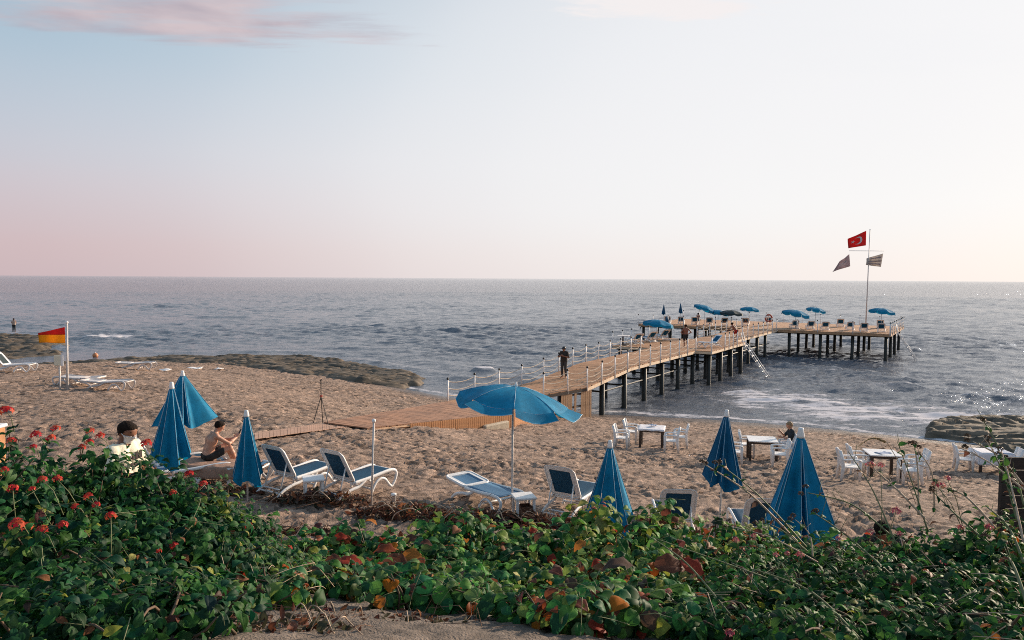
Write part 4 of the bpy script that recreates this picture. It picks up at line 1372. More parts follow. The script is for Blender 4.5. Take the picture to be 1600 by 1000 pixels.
def cloth(label, parent_loc, rz, w, d, drop, mat_, folds=.02, name='tablecloth', z0=.748, seed=0):
    t = link(name, None) if False else None
    n = 26; half_w, half_d = w / 2 + drop, d / 2 + drop
    X, Y = np.meshgrid(np.linspace(-half_w, half_w, n), np.linspace(-half_d, half_d, n))
    ex = np.maximum(np.abs(X) - w / 2, 0); ey = np.maximum(np.abs(Y) - d / 2, 0)
    e = np.maximum(ex, ey)
    Z = z0 - e * .97
    px = np.sign(X) * (np.minimum(np.abs(X), w / 2) + .03 + ex * .10 + np.where(e > .02, .018 * np.sin(Y * 17 + seed), 0))
    py = np.sign(Y) * (np.minimum(np.abs(Y), d / 2) + .03 + ey * .10 + np.where(e > .02, .018 * np.sin(X * 16 + seed), 0))
    Z = Z + folds * .5 * fbm(X * 4 + seed, Y * 4, 3, 77) * (e < .02) + np.where(e < .02, .004, 0)
    V = np.stack([px, py, Z], -1).reshape(-1, 3)
    F = grid_faces(n, n)
    o = link(name, np_mesh(name, V, F, M[mat_]))
    md = o.modifiers.new('thick', 'SOLIDIFY'); md.thickness = .006
    o.location = parent_loc; o.rotation_euler = (0, 0, rz)
    tag(o, label, 'tablecloth')
    return o


GC = 'white armchairs at the beach tables'
chair0 = None


def chair(px, py, dx, dy, label):
    global chair0
    p = ground(px, py)
    if chair0 is None:
        chair0 = make_chair(label, tuple(p), face(dx, dy), GC); return
    copy_tree(chair0, tuple(p), face(dx, dy), label, GC)


# table nearest the pier
p = ground(1018, 697); make_table('dark-legged square table under a rumpled white cloth nearest the pier posts', tuple(p), R(-14), .95, .95)
cloth('rumpled white cloth on the table nearest the pier', tuple(p), R(-14), .95, .95, .06, 'cloth_white', .03, seed=1)
TA = p
chair(971, 701, .95, -.30, 'white armchair at the corner of the cloth-covered table, nearer one on its pier side')
chair(986, 690, .95, -.32, 'white armchair farther back on the pier side of the cloth-covered table')
chair(1049, 706, -.96, .25, 'white armchair nearer one on the seaward-right side of the cloth-covered table')
chair(1063, 699, -.96, .25, 'white armchair farther one on the right side of the cloth-covered table, beyond its twin')
p = ground(1190, 718); make_table('bare white-topped table with dark legs between the dark leaning umbrella and the largest umbrella', tuple(p), R(-12), 1.0, .95)
chair(1147, 725, .95, -.28, 'white armchair half hidden by the dark leaning umbrella')
chair(1167, 712, .95, -.3, 'white armchair beyond the dark leaning umbrella at the far side of the bare table')
chair(1218, 729, -.95, .25, 'white armchair half hidden by the largest closed umbrella')
chair(1229, 718, -.95, .25, 'white armchair occupied by the fair-haired person')
p = ground(1377, 744); make_table('white-topped dark table with a folded cloth on it', tuple(p), R(-10), .92, .9)
TC = p
cl = cloth('folded grey-blue napkin lying on the dark table with four chairs', (p[0] - .02, p[1] - .1, p[2]), R(20), .34, .2, .02, 'cloth_blue', .05, 'napkin', .762, 5); cl['category'] = 'napkin'
chair(1326, 751, .96, -.18, 'white armchair at the nearer left corner of the table with the grey-blue napkin')
chair(1340, 741, .96, -.2, 'white armchair at the farther left corner of the table with the grey-blue napkin')
chair(1421, 757, -.97, .2, 'white armchair at the nearer right corner of the table with the grey-blue napkin')
chair(1432, 747, -.97, .2, 'white armchair at the farther right corner of the table with the grey-blue napkin')
p = ground(1547, 738); make_table('table under a long hanging cloth beside the dark board fence', tuple(p), R(-8), 1.05, .8)
cloth('long white cloth hanging over the table beside the dark fence', tuple(p), R(-8), 1.05, .8, .42, 'cloth_white', .02, seed=3)
p2 = Vector((p[0] + .25, p[1], p[2])); cloth('pale blue cloth laid over the end of the white tablecloth', (p[0] + .26, p[1] - .02, p[2] + .006), R(-8), .5, .80, .36, 'cloth_blue', .02, 'cloth', .752, 7)['category'] = 'cloth'
chair(1505, 736, .93, -.36, 'white woven-backed armchair drawn out at the left of the long hanging tablecloth')
chair(1578, 741, -.95, .2, 'white armchair on the fence side of the long hanging tablecloth')
# things on the first table
t = thing('napkin', 'crumpled white napkin on the cloth-covered table', 'napkin', (TA[0] + .08, TA[1] + .1, TA[2] + .765), .4)
n = 14; X, Y = np.meshgrid(np.linspace(-.16, .16, n), np.linspace(-.11, .11, n))
V = np.stack([X, Y, .05 + .06 * fbm(X * 9, Y * 9, 3, 19) * (1 - (X / .2) ** 2)], -1).reshape(-1, 3)
o = link('cloth_sheet', np_mesh('cloth_sheet', V, grid_faces(n, n), M['cloth_blue']), t); o.modifiers.new('thick', 'SOLIDIFY').thickness = .004

# ---- lifeguard flag and sign, buoy
p = ground(105, 609)
t = thing('flag_pole', 'white lifeguard flag pole standing in sand by pale loungers', 'flag pole', tuple(p))
H = at_y(110, 505, p[1])[2] - p[2]
mb = MB(); mb.tube([(0, 0, -.3), (.06, 0, H)], [.05, .04], 10); mb.build('pole', M['pole'], t, True)
mb = MB(); mb.lathe([(.035, 0), (.06, .02), (.06, .07), (.02, .09)], (.06, 0, H - .01), 8); mb.build('finial', M['white_plastic'], t, True)
top = (p[0] + .0, p[1], p[2])
W = 1.03
fo = thing('flag', 'red and yellow lifeguard flag blown out towards the sea', 'flag', (p[0], p[1], p[2]))
zt = at_y(106, 511, p[1])[2] - p[2]; zm = at_y(106, 523, p[1])[2] - p[2]; zb = at_y(106, 536, p[1])[2] - p[2]
zt2 = at_y(67, 520, p[1])[2] - p[2]; zm2 = at_y(67, 523.5, p[1])[2] - p[2]; zb2 = at_y(67, 535.5, p[1])[2] - p[2]
for nm, a0, a1, c0, c1, mm in (('red_band', zt, zm, zt2, zm2, 'red_flag'), ('yellow_band', zm, zb, zm2, zb2, 'yellow_flag')):
    n = 16; U, Vv = np.meshgrid(np.linspace(0, 1, n), np.linspace(0, 1, 7))
    Z = (a0 + (c0 - a0) * U) * (1 - Vv) + (a1 + (c1 - a1) * U) * Vv
    V = np.stack([-.03 - W * U, .11 * np.sin(U * 7 + Z * 1.5) * U, Z], -1).reshape(-1, 3)
    o = link(nm, np_mesh(nm, V, grid_faces(n, 7), M[mm]), fo); o.modifiers.new('thick', 'SOLIDIFY').thickness = .006
p = ground(94, 609)
t = thing('sign', 'blank cream notice board on a thin post beside the lifeguard flag', 'sign', tuple(p))
H0 = at_y(95, 571, p[1])[2] - p[2]; H1 = at_y(95, 555, p[1])[2] - p[2]
mb = MB(); mb.tube([(0, 0, -.2), (0, 0, H0 + .1)], .035, 8); mb.build('post', M['pole'], t, True)
mb = MB(); mb.bbox((0, -.05, (H0 + H1) / 2), (.36, .05, H1 - H0), bev=.02); mb.build('board', M['shirt_yellow'], t)
mb = MB(); mb.bbox((.15, -.05, (H0 + H1) / 2), (.10, .07, H1 - H0 + .03), bev=.01); mb.build('frame', M['white_plastic'], t)
p = at_z(149, 556, .1)
t = thing('buoy', 'small pale orange buoy floating off the rock shelf', 'buoy', tuple(p))
mb = MB(); mb.lathe([(.04, -.22), (.2, -.12), (.26, .02), (.22, .17), (.1, .26), (.05, .3)], n=12); mb.build('float', M['buoy'], t, True)
mb = MB(); mb.lathe([(.05, .28), (.05, .36), (.02, .38)], n=8); mb.build('eye', M['white_plastic'], t, True)
for i, (px, py, w, lb) in enumerate(((304, 576, .9, 'flat white sheet lying on sand at the rock shelf'), (255, 579, .7, 'small pale scrap of plastic lying right of the arched lounger'), (342, 577, .45, 'tiny white scrap lying at the foot of the rock shelf'))):
    p = ground(px, py)
    n = 8; X, Y = np.meshgrid(np.linspace(-w / 2, w / 2, n), np.linspace(-.3, .3, n))
    V = np.stack([X + .1 * Y, Y, .06 + .07 * fbm(X * 3 + i, Y * 4, 2, 7)], -1).reshape(-1, 3)
    o = link('plastic_sheet', np_mesh('plastic_sheet', V, grid_faces(n, n), M['white_plastic'])); o.modifiers.new('thick', 'SOLIDIFY').thickness = .02
    o.location = p; tag(o, lb, 'sheet')

# ---- dark board fence at the edge of the beach
p = np.array([7.38, 11.0, gz(7.4, 11.0)])
t = thing('board_fence', 'dark weathered board fence at the sand, behind the tall wild stems', 'fence', tuple(p))
bm = MB(); bm.bbox((1.6, 0, 0), (3.2, .035, .185), bev=.008); bme = bm.mesh('board', M['fence'])
for i in range(11):
    o = bpy.data.objects.new('board', bme); COL.objects.link(o); o.parent = t
    o.location = (rnd.uniform(-.02, .02), rnd.uniform(-.006, .006), .08 + .195 * i); o.rotation_euler = (0, rnd.uniform(-.006, .006), 0)
bm = MB(); bm.bbox((0, .06, 1.0), (.09, .08, 2.3), bev=.01); pme = bm.mesh('post', M['fence'])
for x in (.05, 1.6, 3.15):
    o = bpy.data.objects.new('post', pme); COL.objects.link(o); o.parent = t; o.location = (x, 0, 0)

# planter on the bank at the edge of the photograph
p = at_y(-6, 676, 6.3)
t = thing('fence_post', 'short orange wooden post with a white cap standing in the red-flowered bush', 'post', (p[0], p[1], gz(p[0], p[1])))
hh = at_y(-6, 668, 6.3)[2] - gz(p[0], p[1])
mb = MB(); mb.bbox((0, 0, hh / 2), (.10, .10, hh), bev=.01); mb.build('shaft', M['slat'], t)
mb = MB(); mb.bbox((0, 0, hh + .014), (.125, .125, .028), bev=.01); mb.build('cap', M['white_plastic'], t)

# ------------------------------------------------------------------ on the pier
def deckp(s, v, dz=0.005):
    q = pp(s, v); return (q.x, q.y, q.z + dz)


GP = 'loungers on the pier'
ru = math.atan2(-PU[0], PU[1])           # rotation that points +Y along the pier
lp = make_lounger('sun_lounger', 'white lounger with dark raised back on the nearer side deck of the pier', 42, deckp(20.6, .3), ru + 2.6, GP, 'white_plastic', 'sling_light', 'canvas_dark')
cl_ = [(44.6, 7.7, .2, 'nearest the flag mast, towards the shore'), (45.9, 6.3, .25, 'beside the one at the flag pole'), (44.4, 4.2, .3, 'halfway along the right arm of the pier head'), (51.2, 4.6, .2, 'at the back of the right arm'),
       (45.0, 1.2, .4, 'under the slanting umbrella on the right arm'), (44.8, 9.2, .1, 'in the last place at the corner rail'), (51.6, 8.4, .1, 'farther back beneath the last open umbrella'), (44.6, 2.8, .3, 'lying low between two raised ones on the right arm'),
       (49.6, -2.4, .2, 'straight beyond the end of the walkway'), (46.6, -4.2, .2, 'below the life ring side umbrella on the left arm'), (45.0, -6.0, .3, 'under the black umbrella'), (44.8, -7.6, .3, 'between the black and the blue umbrella'),
       (44.7, -9.2, .3, 'with a person sitting on it on the left arm'), (44.6, -10.7, .3, 'next to the closed umbrellas on the left arm'), (44.4, -12.2, .3, 'at the end of the left arm of the head'),
       (19.2, -5.3, .9, 'nearest one on the left side deck'), (21.8, -5.2, 1.0, 'middle one on the left side deck'), (24.4, -5.1, 1.0, 'farthest one on the left side deck')]
for s, v, a, w in cl_:
    copy_tree(lp, deckp(s, v), ru + a, 'pier lounger with dark back, ' + w, GP)

GU = 'open umbrellas on the pier head'


def pier_umb(px, py, s, v, rad, tilt, label, canvas='canvas', seed=0):
    b = deckp(s, v)
    z = at_y(px, py, b[1])[2]
    open_umbrella('beach_umbrella', label, b, max(1.7, z - b[2]), rad, tilt, canvas, seed, GU, False, True)


def sv_of(px, D):
    p = at_y(px, 500, D)[:2] - PO
    # solve p = PU*s + PV*v
    m = np.array([[PU[0], PV[0]], [PU[1], PV[1]]]); return np.linalg.solve(m, p)


for px, py, D, rad, tilt, label, cv, sd in (
        (1028, 503, 61.0, 1.25, (R(0), R(7)), 'open light blue umbrella on the left side deck nearest to the shore', 'canvas', 1),
        (1101, 478, 79.0, 1.25, (R(0), R(20)), 'open blue umbrella tipped most steeply on the left arm of the pier head', 'canvas', 2),
        (1122, 485, 78.5, 1.05, (R(0), R(10)), 'open blue umbrella overlapped by the black one', 'canvas', 3),
        (1142, 485, 77.6, 1.2, (R(0), R(3)), 'open black umbrella among blue ones on the pier head', 'canvas_black', 4),
        (1171, 480, 82.0, 1.05, (R(0), R(5)), 'small open blue umbrella beyond the end of the walkway', 'canvas', 5),
        (1243, 485, 77.0, 1.45, (R(0), R(11)), 'widest open blue umbrella, slanting, right of the life ring', 'canvas', 6),
        (1274, 481, 79.5, 1.05, (R(0), R(11)), 'open blue umbrella at the back rail left of the flag pole', 'canvas', 7),
        (1377, 482, 74.0, 1.25, (R(0), R(7)), 'open blue umbrella at the outer corner right of the flag pole', 'canvas', 8)):
    s, v = sv_of(px, D)
    pier_umb(px, py, s, v, rad, tilt, label, cv, sd)
for px, py, D, L, Rb, label, sd in ((1037, 475, 80, 1.05, .22, 'slim closed umbrella farther left at the end of the pier head', 61), (1063, 473, 79, 1.05, .26, 'closed umbrella standing by loungers left of the tipped blue umbrella', 62), (1042, 495, 76, 1.0, .40, 'dark closed umbrella peeping over the light blue open one', 63)):
    s, v = sv_of(px, D); b = deckp(s, v); H = at_y(px, py, D)[2] - b[2]
    closed_umbrella('beach_umbrella', label, b, max(H, 1.3), L, Rb, (0, 0), 'canvas_dark', sd, 'closed umbrellas on the pier')

# flag mast on the head
s, v = sv_of(1353, 79.5); b = deckp(s, v)
DM = b[1]
t = thing('flag_mast', 'tall thin white flag mast with a crossbar rising from the pier head', 'flag mast', b)
H = at_y(1354, 359, DM)[2] - b[2]; hb = at_y(1354, 392, DM)[2] - b[2]
mb = MB(); mb.tube([(0, 0, 0), (.12, 0, H)], [.065, .04], 8); mb.build('mast', M['pole'], t, True)
x0 = at_y(1327, 392, DM)[0] - b[0]; x1 = at_y(1381, 392, DM)[0] - b[0]
mb = MB(); mb.tube([(x0, 0, hb), (x1, 0, hb)], .03, 6); mb.build('crossbar', M['pole'], t, True)
mb = MB(); mb.lathe([(.09, 0), (.09, .05), (.03, .06)], (.12, 0, H - .02), 8); mb.build('truck', M['white_plastic'], t)


def flag_sheet(name, label, corners, matn, amp, seed, grp=None):
    """corners: four pixels (hoist top, fly top, fly bottom, hoist bottom) at the mast's distance"""
    C = [at_y(px, py, DM) for px, py in corners]
    o0 = C[0]
    t = thing(name, label, 'flag', tuple(o0), 0, grp)
    n, m = 18, 12
    U, W_ = np.meshgrid(np.linspace(0, 1, n), np.linspace(0, 1, m))
    P_ = (C[0] - o0)[None, None] * ((1 - U) * (1 - W_))[..., None] + (C[1] - o0) * (U * (1 - W_))[..., None] + (C[2] - o0) * (U * W_)[..., None] + (C[3] - o0) * ((1 - U) * W_)[..., None]

    def wave(u, w): return amp * np.sin(u * 7 + w * 2 + seed) * u
    P_[..., 1] += wave(U, W_)
    o = link('flag_cloth', np_mesh('flag_cloth', P_.reshape(-1, 3), grid_faces(n, m), M[matn]), t); o.modifiers.new('thick', 'SOLIDIFY').thickness = .01

    def at(u, w, off=-.022):
        q = (C[0] - o0) * (1 - u) * (1 - w) + (C[1] - o0) * u * (1 - w) + (C[2] - o0) * u * w + (C[3] - o0) * (1 - u) * w
        return Vector((q[0], q[1] + float(wave(u, w)) + off, q[2]))
    return t, at


t, at = flag_sheet('flag', 'red flag with white crescent and star at the top of the pier mast', [(1353.5, 360.5), (1325.5, 373), (1325, 388), (1353, 383.5)], 'red_flag', .16, 1)
mb = MB(); vs = []; N = 20
asp = 1.25      # flag length over height
cu, cw = .46, .50; Ro, Ri, sh = .30, .245, .085
# crescent between two arcs, opening towards the fly
a0 = 40
for k in range(N + 1):
    a = R(a0 + (360 - 2 * a0) * k / N)
    vs.append((cu - Ro * math.cos(a + math.pi) * -1 / asp, cw + Ro * math.sin(a)))
inner = []
ex = Ro * math.cos(R(a0)); ey = Ro * math.sin(R(a0)); b0 = math.degrees(math.atan2(ey, ex - sh)); ri = math.hypot(ey, ex - sh)
for k in range(N + 1):
    a = R(b0 + (360 - 2 * b0) * k / N)
    inner.append((cu + (sh + ri * math.cos(a)) / asp, cw + ri * math.sin(a)))
outer = [(cu + Ro * math.cos(R(a0 + (360 - 2 * a0) * k / N)) / asp, cw + Ro * math.sin(R(a0 + (360 - 2 * a0) * k / N))) for k in range(N + 1)]
for off in (-.022, .03):
    mb.add([at(*q, off) for q in outer] + [at(*q, off) for q in inner], [(k, k + 1, N + 1 + k + 1, N + 1 + k) for k in range(N)])
    st = []
    for k in range(10):
        r_ = .145 if k % 2 == 0 else .058
        a = R(180 + 36 * k); st.append(at(cu + (.33 + r_ * math.cos(a)) / asp, cw + r_ * math.sin(a), off))
    st.append(at(cu + .33 / asp, cw, off))
    mb.add(st, [(k, (k + 1) % 10, 10) for k in range(10)])
mb.build('emblem', M['flag_white'], t)
t, at = flag_sheet('flag', 'grey-brown flag blowing down from the crossbar on the left of the mast', [(1327, 397), (1312, 409), (1299.5, 425), (1328.5, 416)], 'grey_flag', .2, 2)
mb = MB()
for off in (-.03, .03):
    for (u0, w0, u1, w1) in ((.25, .45, .75, .52), (.3, .62, .6, .68), (.35, .3, .5, .36)):
        mb.add([at(u0, w0, off), at(u1, w0 + .05, off), at(u1, w1 + .05, off), at(u0, w1, off)], [(0, 1, 2, 3)])
mb.build('print', M['flag_white'], t)
t, at = flag_sheet('flag', 'pale beige flag with faint stripes blowing from the crossbar right of the mast', [(1380, 396), (1353, 404), (1352, 414), (1376.5, 417)], 'beige_flag', .2, 3)
mb = MB()
for off in (-.03, .03):
    for w0 in (.2, .5, .75):
        mb.add([at(.08, w0, off), at(.85, w0 - .04, off), at(.85, w0 + .05, off), at(.08, w0 + .10, off)], [(0, 1, 2, 3)])
mb.build('stripe', M['grey_flag'], t)

# life ring on the rail
s, v = sv_of(1201, 82.0)
q = at_y(1201, 497, 80.0)
b = (q[0], q[1], q[2])
t = thing('life_ring', 'red and white life ring hung on a post at the pier head', 'life ring', b)
for k in range(8):
    pts = []; 
    for i in range(5):
        a = 2 * math.pi * (k + i / 4) / 8; pts.append((.36 * math.cos(a), 0, .36 * math.sin(a)))
    mb = MB(); mb.tube(pts, .085, 8); mb.build('ring_section', M['ring_red' if k % 4 != 3 else 'ring_white'], t, True)
t2 = thing('life_ring_post', 'white post carrying the life ring on the pier head', 'post', (b[0], b[1] + .13, deck_z(47)))
mb = MB(); mb.tube([(0, 0, 0), (0, 0, b[2] - deck_z(47) + .5)], .045, 8); mb.build('shaft', M['pole'], t2, True)
mb = MB(); mb.tube([(0, .0, b[2] - deck_z(47) + .28), (0, -.16, b[2] - deck_z(47) + .28)], .02, 6); mb.build('hook', M['metal'], t2, True)
# shower of small benches on the side deck
t = thing('round_table', 'small round dark-topped table on the left side deck of the pier', 'table', deckp(18.2, -6.0))
mb = MB(); mb.lathe([(.0, .70), (.5, .70), (.52, .72), (.5, .745), (.0, .75)], n=14); mb.build('tabletop', M['old_plastic'], t)
mb = MB(); mb.lathe([(.28, 0), (.26, .04), (.06, .1), (.05, .70)], n=10); mb.build('pedestal', M['dark_wood'], t)
# ------------------------------------------------------------------ people: one continuous skin grown from a posed skeleton
def surface_nets(S, origin, h):
    neg = S < 0
    nx, ny, nz = S.shape
    acc = np.zeros((nx - 1, ny - 1, nz - 1, 3)); cnt = np.zeros((nx - 1, ny - 1, nz - 1))
    cor = [(i, j, k) for i in (0, 1) for j in (0, 1) for k in (0, 1)]

    def sub(A, c): return A[c[0]:nx - 1 + c[0], c[1]:ny - 1 + c[1], c[2]:nz - 1 + c[2]]
    for a in cor:
        for ax in range(3):
            if a[ax] == 0:
                b = list(a); b[ax] = 1
                va, vb = sub(S, a), sub(S, b)
                cr = (va < 0) != (vb < 0)
                t = np.where(cr, va / np.where(cr, va - vb, 1), 0)
                for d in range(3):
                    acc[..., d] += np.where(cr, a[d] + (t if d == ax else 0), 0)
                cnt += cr
    act = cnt > 0
    idx = np.full(act.shape, -1); n = int(act.sum()); idx[act] = np.arange(n)
    base = np.argwhere(act)
    V = origin + h * (base + acc[act] / cnt[act][:, None])
    F = []
    for ax in range(3):
        s0 = [slice(0, -1) if d == ax else slice(1, -1) for d in range(3)]
        s1 = [slice(1, None) if d == ax else slice(1, -1) for d in range(3)]
        a, b = neg[tuple(s0)], neg[tuple(s1)]
        cr = np.argwhere(a != b)
        if not len(cr): continue
        inside = a[tuple(cr.T)]
        p = cr.copy()
        for d in range(3):
            if d != ax: p[:, d] += 1
        u, v = [d for d in range(3) if d != ax]

        def at(du, dv):
            q = p.copy(); q[:, u] -= du; q[:, v] -= dv
            return idx[tuple(q.T)]
        quad = np.stack([at(0, 0), at(1, 0), at(1, 1), at(0, 1)], -1)
        flip = inside if ax != 1 else ~inside
        quad[~flip] = quad[~flip][:, ::-1]
        F.append(quad)
    return V, np.concatenate(F)


def person(name, label, loc, rz, J, skin='skin', hair='hair', clothes=(), h=.0105, face_f=None, cap=None, mask=None, hands=None, fem=1.0, eyes=False, group=None, hair_long=False):
    """J: joint positions in local metres, the body facing local +Y. clothes: (name, material, labels, test(p) or None, offset)"""
    J = {k: np.array(v, float) for k, v in J.items()}
    pr = []

    def cone(a, b, ra, rb, lab, k=.025): pr.append((np.array(a, float), np.array(b, float), ra, rb, lab, k))

    def nrm(v):
        v = np.array(v, float); return v / (np.linalg.norm(v) + 1e-9)
    pe, ch, ne, he = J['pelvis'], J['chest'], J['neck'], J['head']
    side = nrm(J['shR'] - J['shL']); sideh = nrm(J['hipR'] - J['hipL'])
    for s in (-1, 1):
        mid = (pe + ch) / 2
        cone(pe + sideh * s * .075, mid + (side + sideh) / 2 * s * .065, .105, .098, 'torso')
        cone(mid + (side + sideh) / 2 * s * .065, ch + side * s * .085, .098, .112, 'torso')
        cone(ch + side * s * .085, ch * .35 + ne * .65 + side * s * .075, .110, .070, 'torso')
    cone(J['shL'] * .92 + ne * .08, J['shR'] * .92 + ne * .08, .056, .056, 'torso', .04)
    fwd = nrm(face_f) if face_f is not None else np.array([0, 1.0, 0])
    up = nrm(he - ne); fwd = nrm(fwd - up * (fwd @ up) * .3); up = nrm(up - fwd * (up @ fwd)); sd = np.cross(fwd, up)
    cone(ne - up * .03, he - up * .05 - fwd * .015, .058, .052, 'neck', .03)
    cone(he + up * .035 - fwd * .022, he + up * .035 + fwd * .022, .090, .084, 'head', .02)
    cone(he + up * .0 + fwd * .038, he - up * .082 + fwd * .050, .066, .040, 'head', .03)
    cone(he + fwd * .098 + up * .012, he + fwd * .118 - up * .020, .010, .015, 'head', .012)
    cone(he + fwd * .096 - up * .052 - sd * .018, he + fwd * .096 - up * .052 + sd * .018, .010, .010, 'head', .01)
    for s in (-1, 1):
        cone(he + sd * s * .088 + up * .012 - fwd * .008, he + sd * s * .090 - up * .028 - fwd * .004, .018, .012, 'head', .008)
    for S in 'LR':
        sh, el, wr = J['sh' + S], J['el' + S], J['wr' + S]
        cone(sh, el, .055 * fem, .041 * fem, 'arm_upper', .03)
        cone(el, el * .65 + wr * .35, .041 * fem, .041 * fem, 'arm_lower', .02); cone(el * .65 + wr * .35, wr, .041 * fem, .027, 'arm_lower', .02)
        # hand: palm, four fingers, thumb
        d = nrm((hands or {}).get(S, {}).get('dir', wr - el)); n = nrm((hands or {}).get(S, {}).get('palm', np.cross(d, [0, 0, 1]) + [1e-3, 0, 0]))
        n = nrm(n - d * (n @ d)); w = np.cross(d, n)
        if (hands or {}).get(S, {}).get('flip'): w = -w
        curl = (hands or {}).get(S, {}).get('curl', .5)
        for q in (-.022, .0, .022):
            cone(wr + w * q * .5, wr + d * .085 + w * q, .019, .0165, 'hand', .015)
        fl = (.068, .078, .072, .056); fr = max(.0085, h * .78)
        for i in range(4):
            b = wr + d * .092 + w * (-.031 + .0205 * i)
            d1 = nrm(d * math.cos(curl * .8) + n * math.sin(curl * .8)); d2 = nrm(d * math.cos(curl * 1.9) + n * math.sin(curl * 1.9))
            m_ = b + d1 * fl[i] * .52
            cone(b, m_, fr * 1.05, fr, 'hand', .006); cone(m_, m_ + d2 * fl[i] * .5, fr, fr * .85, 'hand', .006)
        tb = wr + d * .03 - w * .028
        t1 = tb + nrm(d * .7 - w * .8 + n * .4) * .042
        cone(tb, t1, .015, .0115, 'hand', .012); cone(t1, t1 + nrm(d * .9 - w * .2 + n * .55) * .036, .0115, fr, 'hand', .006)
        hp, kn, an = J['hip' + S], J['kn' + S], J['an' + S]
        cone(hp, kn, .088, .056, 'leg_upper', .04)
        cone(kn, kn * .68 + an * .32, .054, .053, 'leg_lower', .03); cone(kn * .68 + an * .32, an, .053, .036, 'leg_lower', .03)
        to = J['to' + S]
        cone(an + (an - to) * .15 * np.array([1, 1, 0]) - [0, 0, .03], to, .036, .026, 'foot', .02)
        cone(an, an * .5 + to * .5, .036, .034, 'foot', .02)
    P_ = np.array([q for p in pr for q in (p[0], p[1])])
    lo = P_.min(0) - .17; hi = P_.max(0) + .17
    dims = np.ceil((hi - lo) / h).astype(int) + 2
    S = np.full(dims, .5, np.float32)
    for a, b, ra, rb, lab, k in pr:
        m_ = max(ra, rb) + .09
        i0 = np.maximum(((np.minimum(a, b) - m_ - lo) / h).astype(int), 0); i1 = np.minimum(((np.maximum(a, b) + m_ - lo) / h).astype(int) + 2, dims)
        g = np.stack(np.meshgrid(*[lo[d] + h * np.arange(i0[d], i1[d]) for d in range(3)], indexing='ij'), -1)
        ab = b - a; t = np.clip(((g - a) @ ab) / (ab @ ab + 1e-12), 0, 1)
        dd = (np.linalg.norm(g - a - t[..., None] * ab, axis=-1) - (ra + (rb - ra) * t)).astype(np.float32)
        sl = tuple(slice(i0[d], i1[d]) for d in range(3)); o = S[sl]
        hh = np.maximum(k - np.abs(o - dd), 0) / k
        S[sl] = np.minimum(o, dd) - hh * hh * k * .25
    V, F = surface_nets(S, lo, h)
    # nearest bone of each vertex, for cutting the clothes
    best = np.full(len(V), 9.0); lab = np.zeros(len(V), int); names = sorted(set(p[4] for p in pr))
    for a, b, ra, rb, l, k in pr:
        ab = b - a; t = np.clip(((V - a) @ ab) / (ab @ ab + 1e-12), 0, 1)
        dd = np.linalg.norm(V - a - t[:, None] * ab, axis=1) - (ra + (rb - ra) * t)
        m_ = dd < best; best[m_] = dd[m_]; lab[m_] = names.index(l)
    e1 = V[F[:, 2]] - V[F[:, 0]]; e2 = V[F[:, 3]] - V[F[:, 1]]; fn = np.cross(e1, e2)
    vn = np.zeros_like(V)
    for i in range(4): np.add.at(vn, F[:, i], fn)
    vn /= np.linalg.norm(vn, axis=1)[:, None] + 1e-9
    body = link(name, np_mesh(name, V, F, M[skin]))
    body.location = loc; body.rotation_euler = (0, 0, rz)
    tag(body, label, 'person', group)

    def layer(nm, mt, fmask, off, wr=.0, wf=30):
        ff = F[fmask]
        if not len(ff): return
        used = np.zeros(len(V), bool); used[ff.ravel()] = True; ix = np.cumsum(used) - 1
        vv = V[used]; nn = vn[used]
        o_ = off + (wr * fbm(vv[:, 0] * wf + vv[:, 2] * wf * .6, vv[:, 1] * wf + vv[:, 2] * wf, 3, 5) if wr else 0)
        o = link(nm, np_mesh(nm, vv + nn * (np.asarray(o_)[..., None] if wr else o_), ix[ff], M[mt]), body)
        sm = o.modifiers.new('thick', 'SOLIDIFY'); sm.thickness = min(.012, off * .8); sm.offset = -1
        return o
    L_ = lab[F]; C_ = V[F].mean(1)
    for nm, mt, labs, test, off in clothes:
        ids = [names.index(l) for l in labs if l in names]
        mk = np.isin(L_, ids).all(1)
        if test is not None: mk &= test(C_)
        layer(nm, mt, mk, off, off * .4, 9)
    hd = np.isin(L_, [names.index('head')]).any(1)
    rel = C_ - he; fu, fw = rel @ up, rel @ fwd
    if cap:
        layer('hair', hair, hd & (fu > -.03 + .9 * np.maximum(fw + .01, 0)), .006)
        layer('cap', cap, hd & (fu > .055 + .12 * fw), .016)
        mb = MB(); c = he + up * .075 + fwd * .10
        mb.bbox(c, (.13, .10, .012), Matrix([sd, fwd, up]).transposed(), .004); mb.build('cap_peak', M[cap], body)
    elif hair_long:
        layer('hair', hair, hd & ((fu > .03 + .5 * np.maximum(fw, 0)) | (fw < -.005)), .022, .006, 60)
        mb = MB(); mb.tube([he - fwd * .09 + up * .05, he - fwd * .135 + up * .075], [.035, .04], 8); mb.build('hair_bun', M[hair], body, True)
    elif hair:
        layer('hair', hair, hd & (fu > np.interp(fw, [-.12, -.05, -.01, .03, .06, .10], [-.085, -.07, -.015, .015, .062, .078]) + .012 * fbm(C_[:, 0] * 60, C_[:, 1] * 60 + C_[:, 2] * 50, 2, 3)), .006, .008, 90)
    if mask:
        layer('face_mask', mask, hd & (fw > .035) & (fu < -.012) & (fu > -.125), .010)
        for s in (-1, 1):
            mb = MB(); mb.tube([he + fwd * .06 - up * .03 + sd * s * .075, he + sd * s * .098 + up * .01], .004, 4); mb.build('mask_strap', M[mask], body)
    if eyes:
        for s in (-1, 1):
            mb = MB(); c = he + fwd * .092 + up * .018 + sd * s * .032
            mb.tube([c, c + fwd * .006], [.011, .007], 8); mb.build('eye', M['black'], body, True)
            mb = MB(); mb.tube([c + up * .018 - sd * .018, c + up * .021 + fwd * .004, c + up * .018 + sd * .018], .005, 5); mb.build('eyebrow', M['hair'], body, True)
    return body


